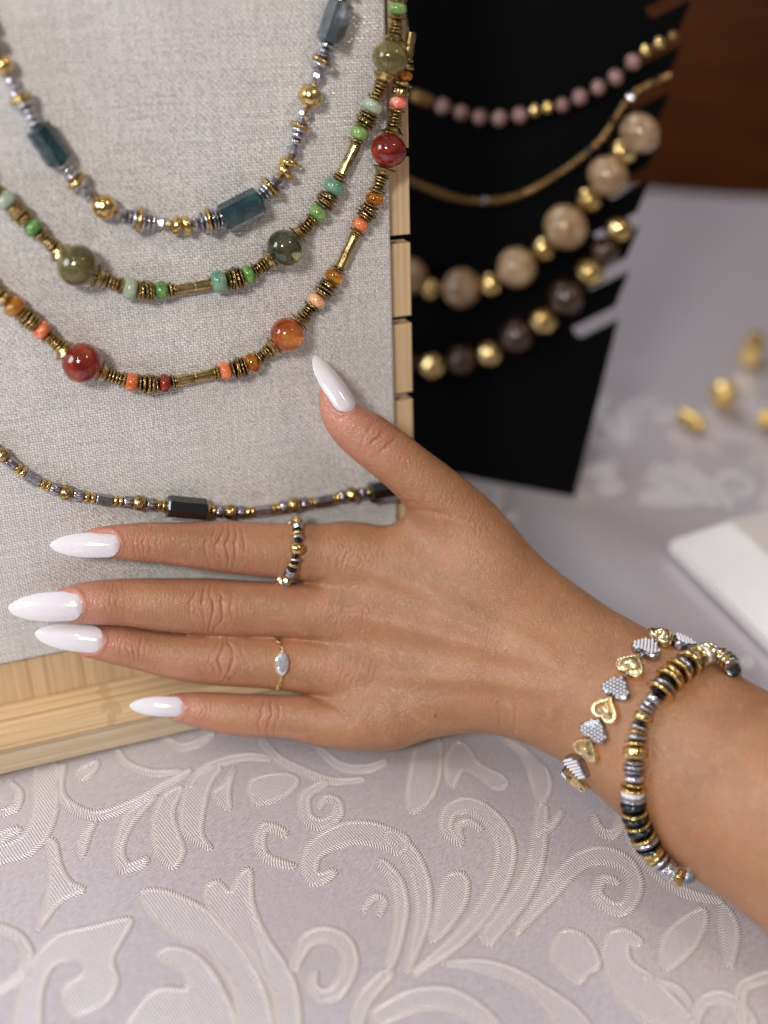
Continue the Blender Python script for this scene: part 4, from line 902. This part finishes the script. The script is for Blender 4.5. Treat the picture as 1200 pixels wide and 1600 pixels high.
for a in (0.7, 2.44, 3.84, 5.58):
    pb = stone_c+stone_n*1.4; o = link('prong', lathe(arc(5), 8, name='prong'), sr_, M['gold']); o.matrix_local = gm.matrix_local @ Matrix.Translation((1.0*math.cos(a), 1.0*math.sin(a), 0.1)) @ Matrix.Diagonal((0.3, 0.16, 0.5, 1))
# heart bracelet
HP = [(1068,1012),(1035,1001),(1013,1017),(989,1042),(968,1075),(951,1107),(934,1137),(922,1165),(907,1191),(904,1211)]
hb = empty('heart_bracelet', c2w(hit(951,1107)[0]), 'bracelet of alternating gold hearts and stone set silver hearts', 'bracelet')
def heart2d(n=36):
    out = []
    for i in range(n):
        a = 2*math.pi*i/n; x = 15*math.sin(a)**3*1.06; y = 13*math.cos(a)-4*math.cos(2*a)-1.6*math.cos(3*a)-0.6*math.cos(4*a); out.append((x/17, (y+2.5)/17))
    return out
def heart_mesh(silver):
    H2 = heart2d(); n = len(H2); vs, fs, mi = [], [], []
    def ringv(k, z): vs.extend([(x*k, y*k, z) for x, y in H2]); return len(vs)-n
    lv = [(0.96, -0.25), (1.0, -0.15), (1.0, 0.08), (0.93, 0.16)]
    lv += [(0.80, 0.20), (0.0001, 0.22)] if silver else [(0.80, 0.10), (0.72, 0.10), (0.60, 0.26), (0.36, 0.40), (0.0001, 0.45)]
    st = [ringv(*q) for q in lv]
    for a, b in zip(st[:-1], st[1:]):
        for i in range(n): fs.append((a+i, a+(i+1) % n, b+(i+1) % n, b+i)); mi.append(0)
    fs.append(tuple(range(n))[::-1]); mi.append(0)
    if not silver:                                                     # beaded rim
        for i in range(0, n):
            x, y = H2[i][0]*0.90, H2[i][1]*0.90; b = len(vs)
            for dx, dy, dz in ((0.06,0,0),(0,0.06,0),(-0.06,0,0),(0,-0.06,0),(0,0,0.04)): vs.append((x+dx, y+dy, 0.155+dz))
            for j in range(4): fs.append((b+j, b+(j+1) % 4, b+4)); mi.append(0)
    else:
        for gx in np.arange(-0.9, 0.91, 0.235):
            for gy in np.arange(-0.9, 0.91, 0.205):
                x = gx+(0.117 if int(round((gy+0.9)/0.205)) % 2 else 0); y = gy
                # inside test
                inside = False
                for (xa, ya), (xb, yb) in zip(H2, H2[1:]+H2[:1]):
                    xa, ya, xb, yb = xa*0.9, ya*0.9, xb*0.9, yb*0.9
                    if (ya > y) != (yb > y) and x < (xb-xa)*(y-ya)/(yb-ya)+xa: inside = not inside
                if not inside: continue
                b = len(vs); r = 0.105
                for j in range(6): a = j*1.0472; vs.append((x+r*math.cos(a), y+r*math.sin(a), 0.20))
                for j in range(6): a = j*1.0472+0.5; vs.append((x+r*0.22*math.cos(a), y+r*0.22*math.sin(a), 0.33))
                for j in range(6): k_ = (j+1) % 6; fs.append((b+j, b+k_, b+6+j)); mi.append(1); fs.append((b+k_, b+6+k_, b+6+j)); mi.append(1)
                fs.append(tuple(b+6+j for j in range(6))); mi.append(1)
    me = mesh('heart', vs, fs); me.polygons.foreach_set('material_index', mi)
    if silver: me.materials.append(M['hematite']); me.materials.append(M['pave'])  # darker metal under the stones paints shade into the gaps between them
    else:
        me.materials.append(M['palegold']); me.polygons.foreach_set('use_smooth', [i < 9*n for i in range(len(mi))])
    return me
HG, HS = heart_mesh(False), heart_mesh(True)
HC = [(p, n) for p, n in (hit(x, y) for x, y in HP) if p is not None]
mmw = 385/F
def put_heart(p, n, d, i, size):
    o = bpy.data.objects.new('silver_heart' if i % 2 == 0 else 'gold_heart', HS if i % 2 == 0 else HG); COL.objects.link(o); o.parent = hb
    m = surf_frame(p, n, -d); o.matrix_local = Matrix.Translation(Vector(c2w(p+n*1.4))-hb.location) @ m @ Matrix.Rotation(0.0, 4, 'Z') @ Matrix.Diagonal((size, size, size*1.25, 1))
for i, (p, n) in enumerate(HC):
    a = HC[max(i-1, 0)][0]; b = HC[min(i+1, len(HC)-1)][0]
    put_heart(p, n, a-b, i, 0.0055)
bkh = []
for x, y in np.linspace((905,1205), (1060,1022), 14):
    p, n = hit(x, y, True)
    if p is not None: bkh.append((p, n))
pts = [HC[-1][0]+HC[-1][1]*1.5]+[p+n*1.5 for p, n in bkh]+[HC[0][0]+HC[0][1]*1.5]
Lh = np.concatenate([[0], np.cumsum(np.linalg.norm(np.diff(pts, axis=0), axis=1))]); PA = np.array(pts)
l, i = 8.5, len(HC)
while l < Lh[-1]-4:
    p = np.array([np.interp(l, Lh, PA[:, q]) for q in range(3)]); q2 = np.array([np.interp(l+1, Lh, PA[:, q]) for q in range(3)]); loc = BV.find_nearest(Vector(p)); n = np.array(loc[1]); pp = np.array(loc[0]); n = n if n @ (p-pp) > 0 else -n
    put_heart(pp, n, p-q2, i, 0.0055); l += 9; i += 1
wire(hb, np.array([p+n*0.9 for p, n in HC]+[p+n*0.9 for p, n in bkh]), 0.35, 'silver', 'link_chain', True)
# bead bracelet
BPX = [(1140,1056),(1123,1043),(1106,1035),(1087,1040),(1072,1050),(1058,1060),(1047,1070),(1036,1082),(1021,1099),(1010,1116),(1003,1136),(1000,1158),(998,1187),(998,1209),(998,1228),(998,1245),(1002,1266),(1010,1286),(1019,1303),(1028,1318),(1041,1332),(1058,1348),(1078,1360)]
fr, bk = loop(BPX, (2, 2), 14, n_per=4)
bb = empty('bead_bracelet', c2w(fr[len(fr)//2][0]), 'bracelet of gold, steel and black metal disc beads on forearm', 'bracelet')
D_ = lambda mat, d, w=1.5: ('disc', mat, w, d)
IT = [('ring',S_,1.6,6.2),('ring',G_,1.5,6.6),('ring',S_,1.5,6.8),('ring',G_,2.0,6.8),('ring',DK,1.0,5.5),('ring',S_,1.8,6.6),('ring',S_,1.5,7.4),D_(G_,7.8),('gran','pave',2.6,7.8),D_(G_,8.0),('rondelle',S_,3.0,6.2),D_(G_,9.4,1.7),('ring',DK,0.9,6.0),('ring',HM,2.0,7.8),D_(G_,10.0,1.7),('ring',DK,0.9,6.4),('ring',G_,2.0,8.8),D_(G_,10.0,1.7),('ring',DK,0.9,6.4),('ring',HM,2.0,8.6),D_(G_,9.8,1.5),('ring',DK,0.9,6.0),  # thin dark rings paint the shade in the gaps between gold discs
 ('sphere',S_,3.4,5.6),('ring',S_,1.4,5.4),('ring',S_,1.4,5.6),('rondelle',G_,3.6,6.2),('ring',DK,0.8,5.0),('ring',S_,1.4,6.0),('ring',G_,1.4,6.0),('ring',S_,1.7,7.0),('ring',G_,1.4,7.4),('gran',G_,4.4,8.0),('ring',S_,1.3,6.2),('disc',S_,1.2,7.4),('ring',HM,1.4,6.8),('rondelle',S_,2.6,6.8),('ring',G_,1.2,7.0),D_(G_,8.4,1.2),('gran','pave',2.2,8.0),D_(S_,8.4,1.0),('rondelle',DK,3.2,8.4),D_(G_,8.8,1.3),('rondelle',DK,2.8,8.8),D_(G_,8.8,1.3),('rondelle',DK,2.8,9.0),D_(G_,9.0,1.3),('rondelle',HM,2.6,9.0),D_(DK,8.6,1.2),('gran',G_,2.6,8.2),('ring',G_,1.8,8.0),('ring',S_,2.0,7.6),('gran',S_,2.6,7.8),('ring',S_,1.8,7.2),('gear',S_,2.0,6.8),('ring',G_,1.4,6.4)]
P1 = string_on(bb, fr, IT, 3.6, 0, rep=False)
P2_ = string_on(bb, [fr[-1]]+bk+[fr[0]], [('ring',S_,1.6,5.6),('ring',G_,1.6,5.8),('ring',DK,1.2,5.4),('disc',G_,1.4,6.2)], 2.6, 0)
wire(bb, np.concatenate([P1[::4], P2_[1:-1]]), 0.5, closed=True)
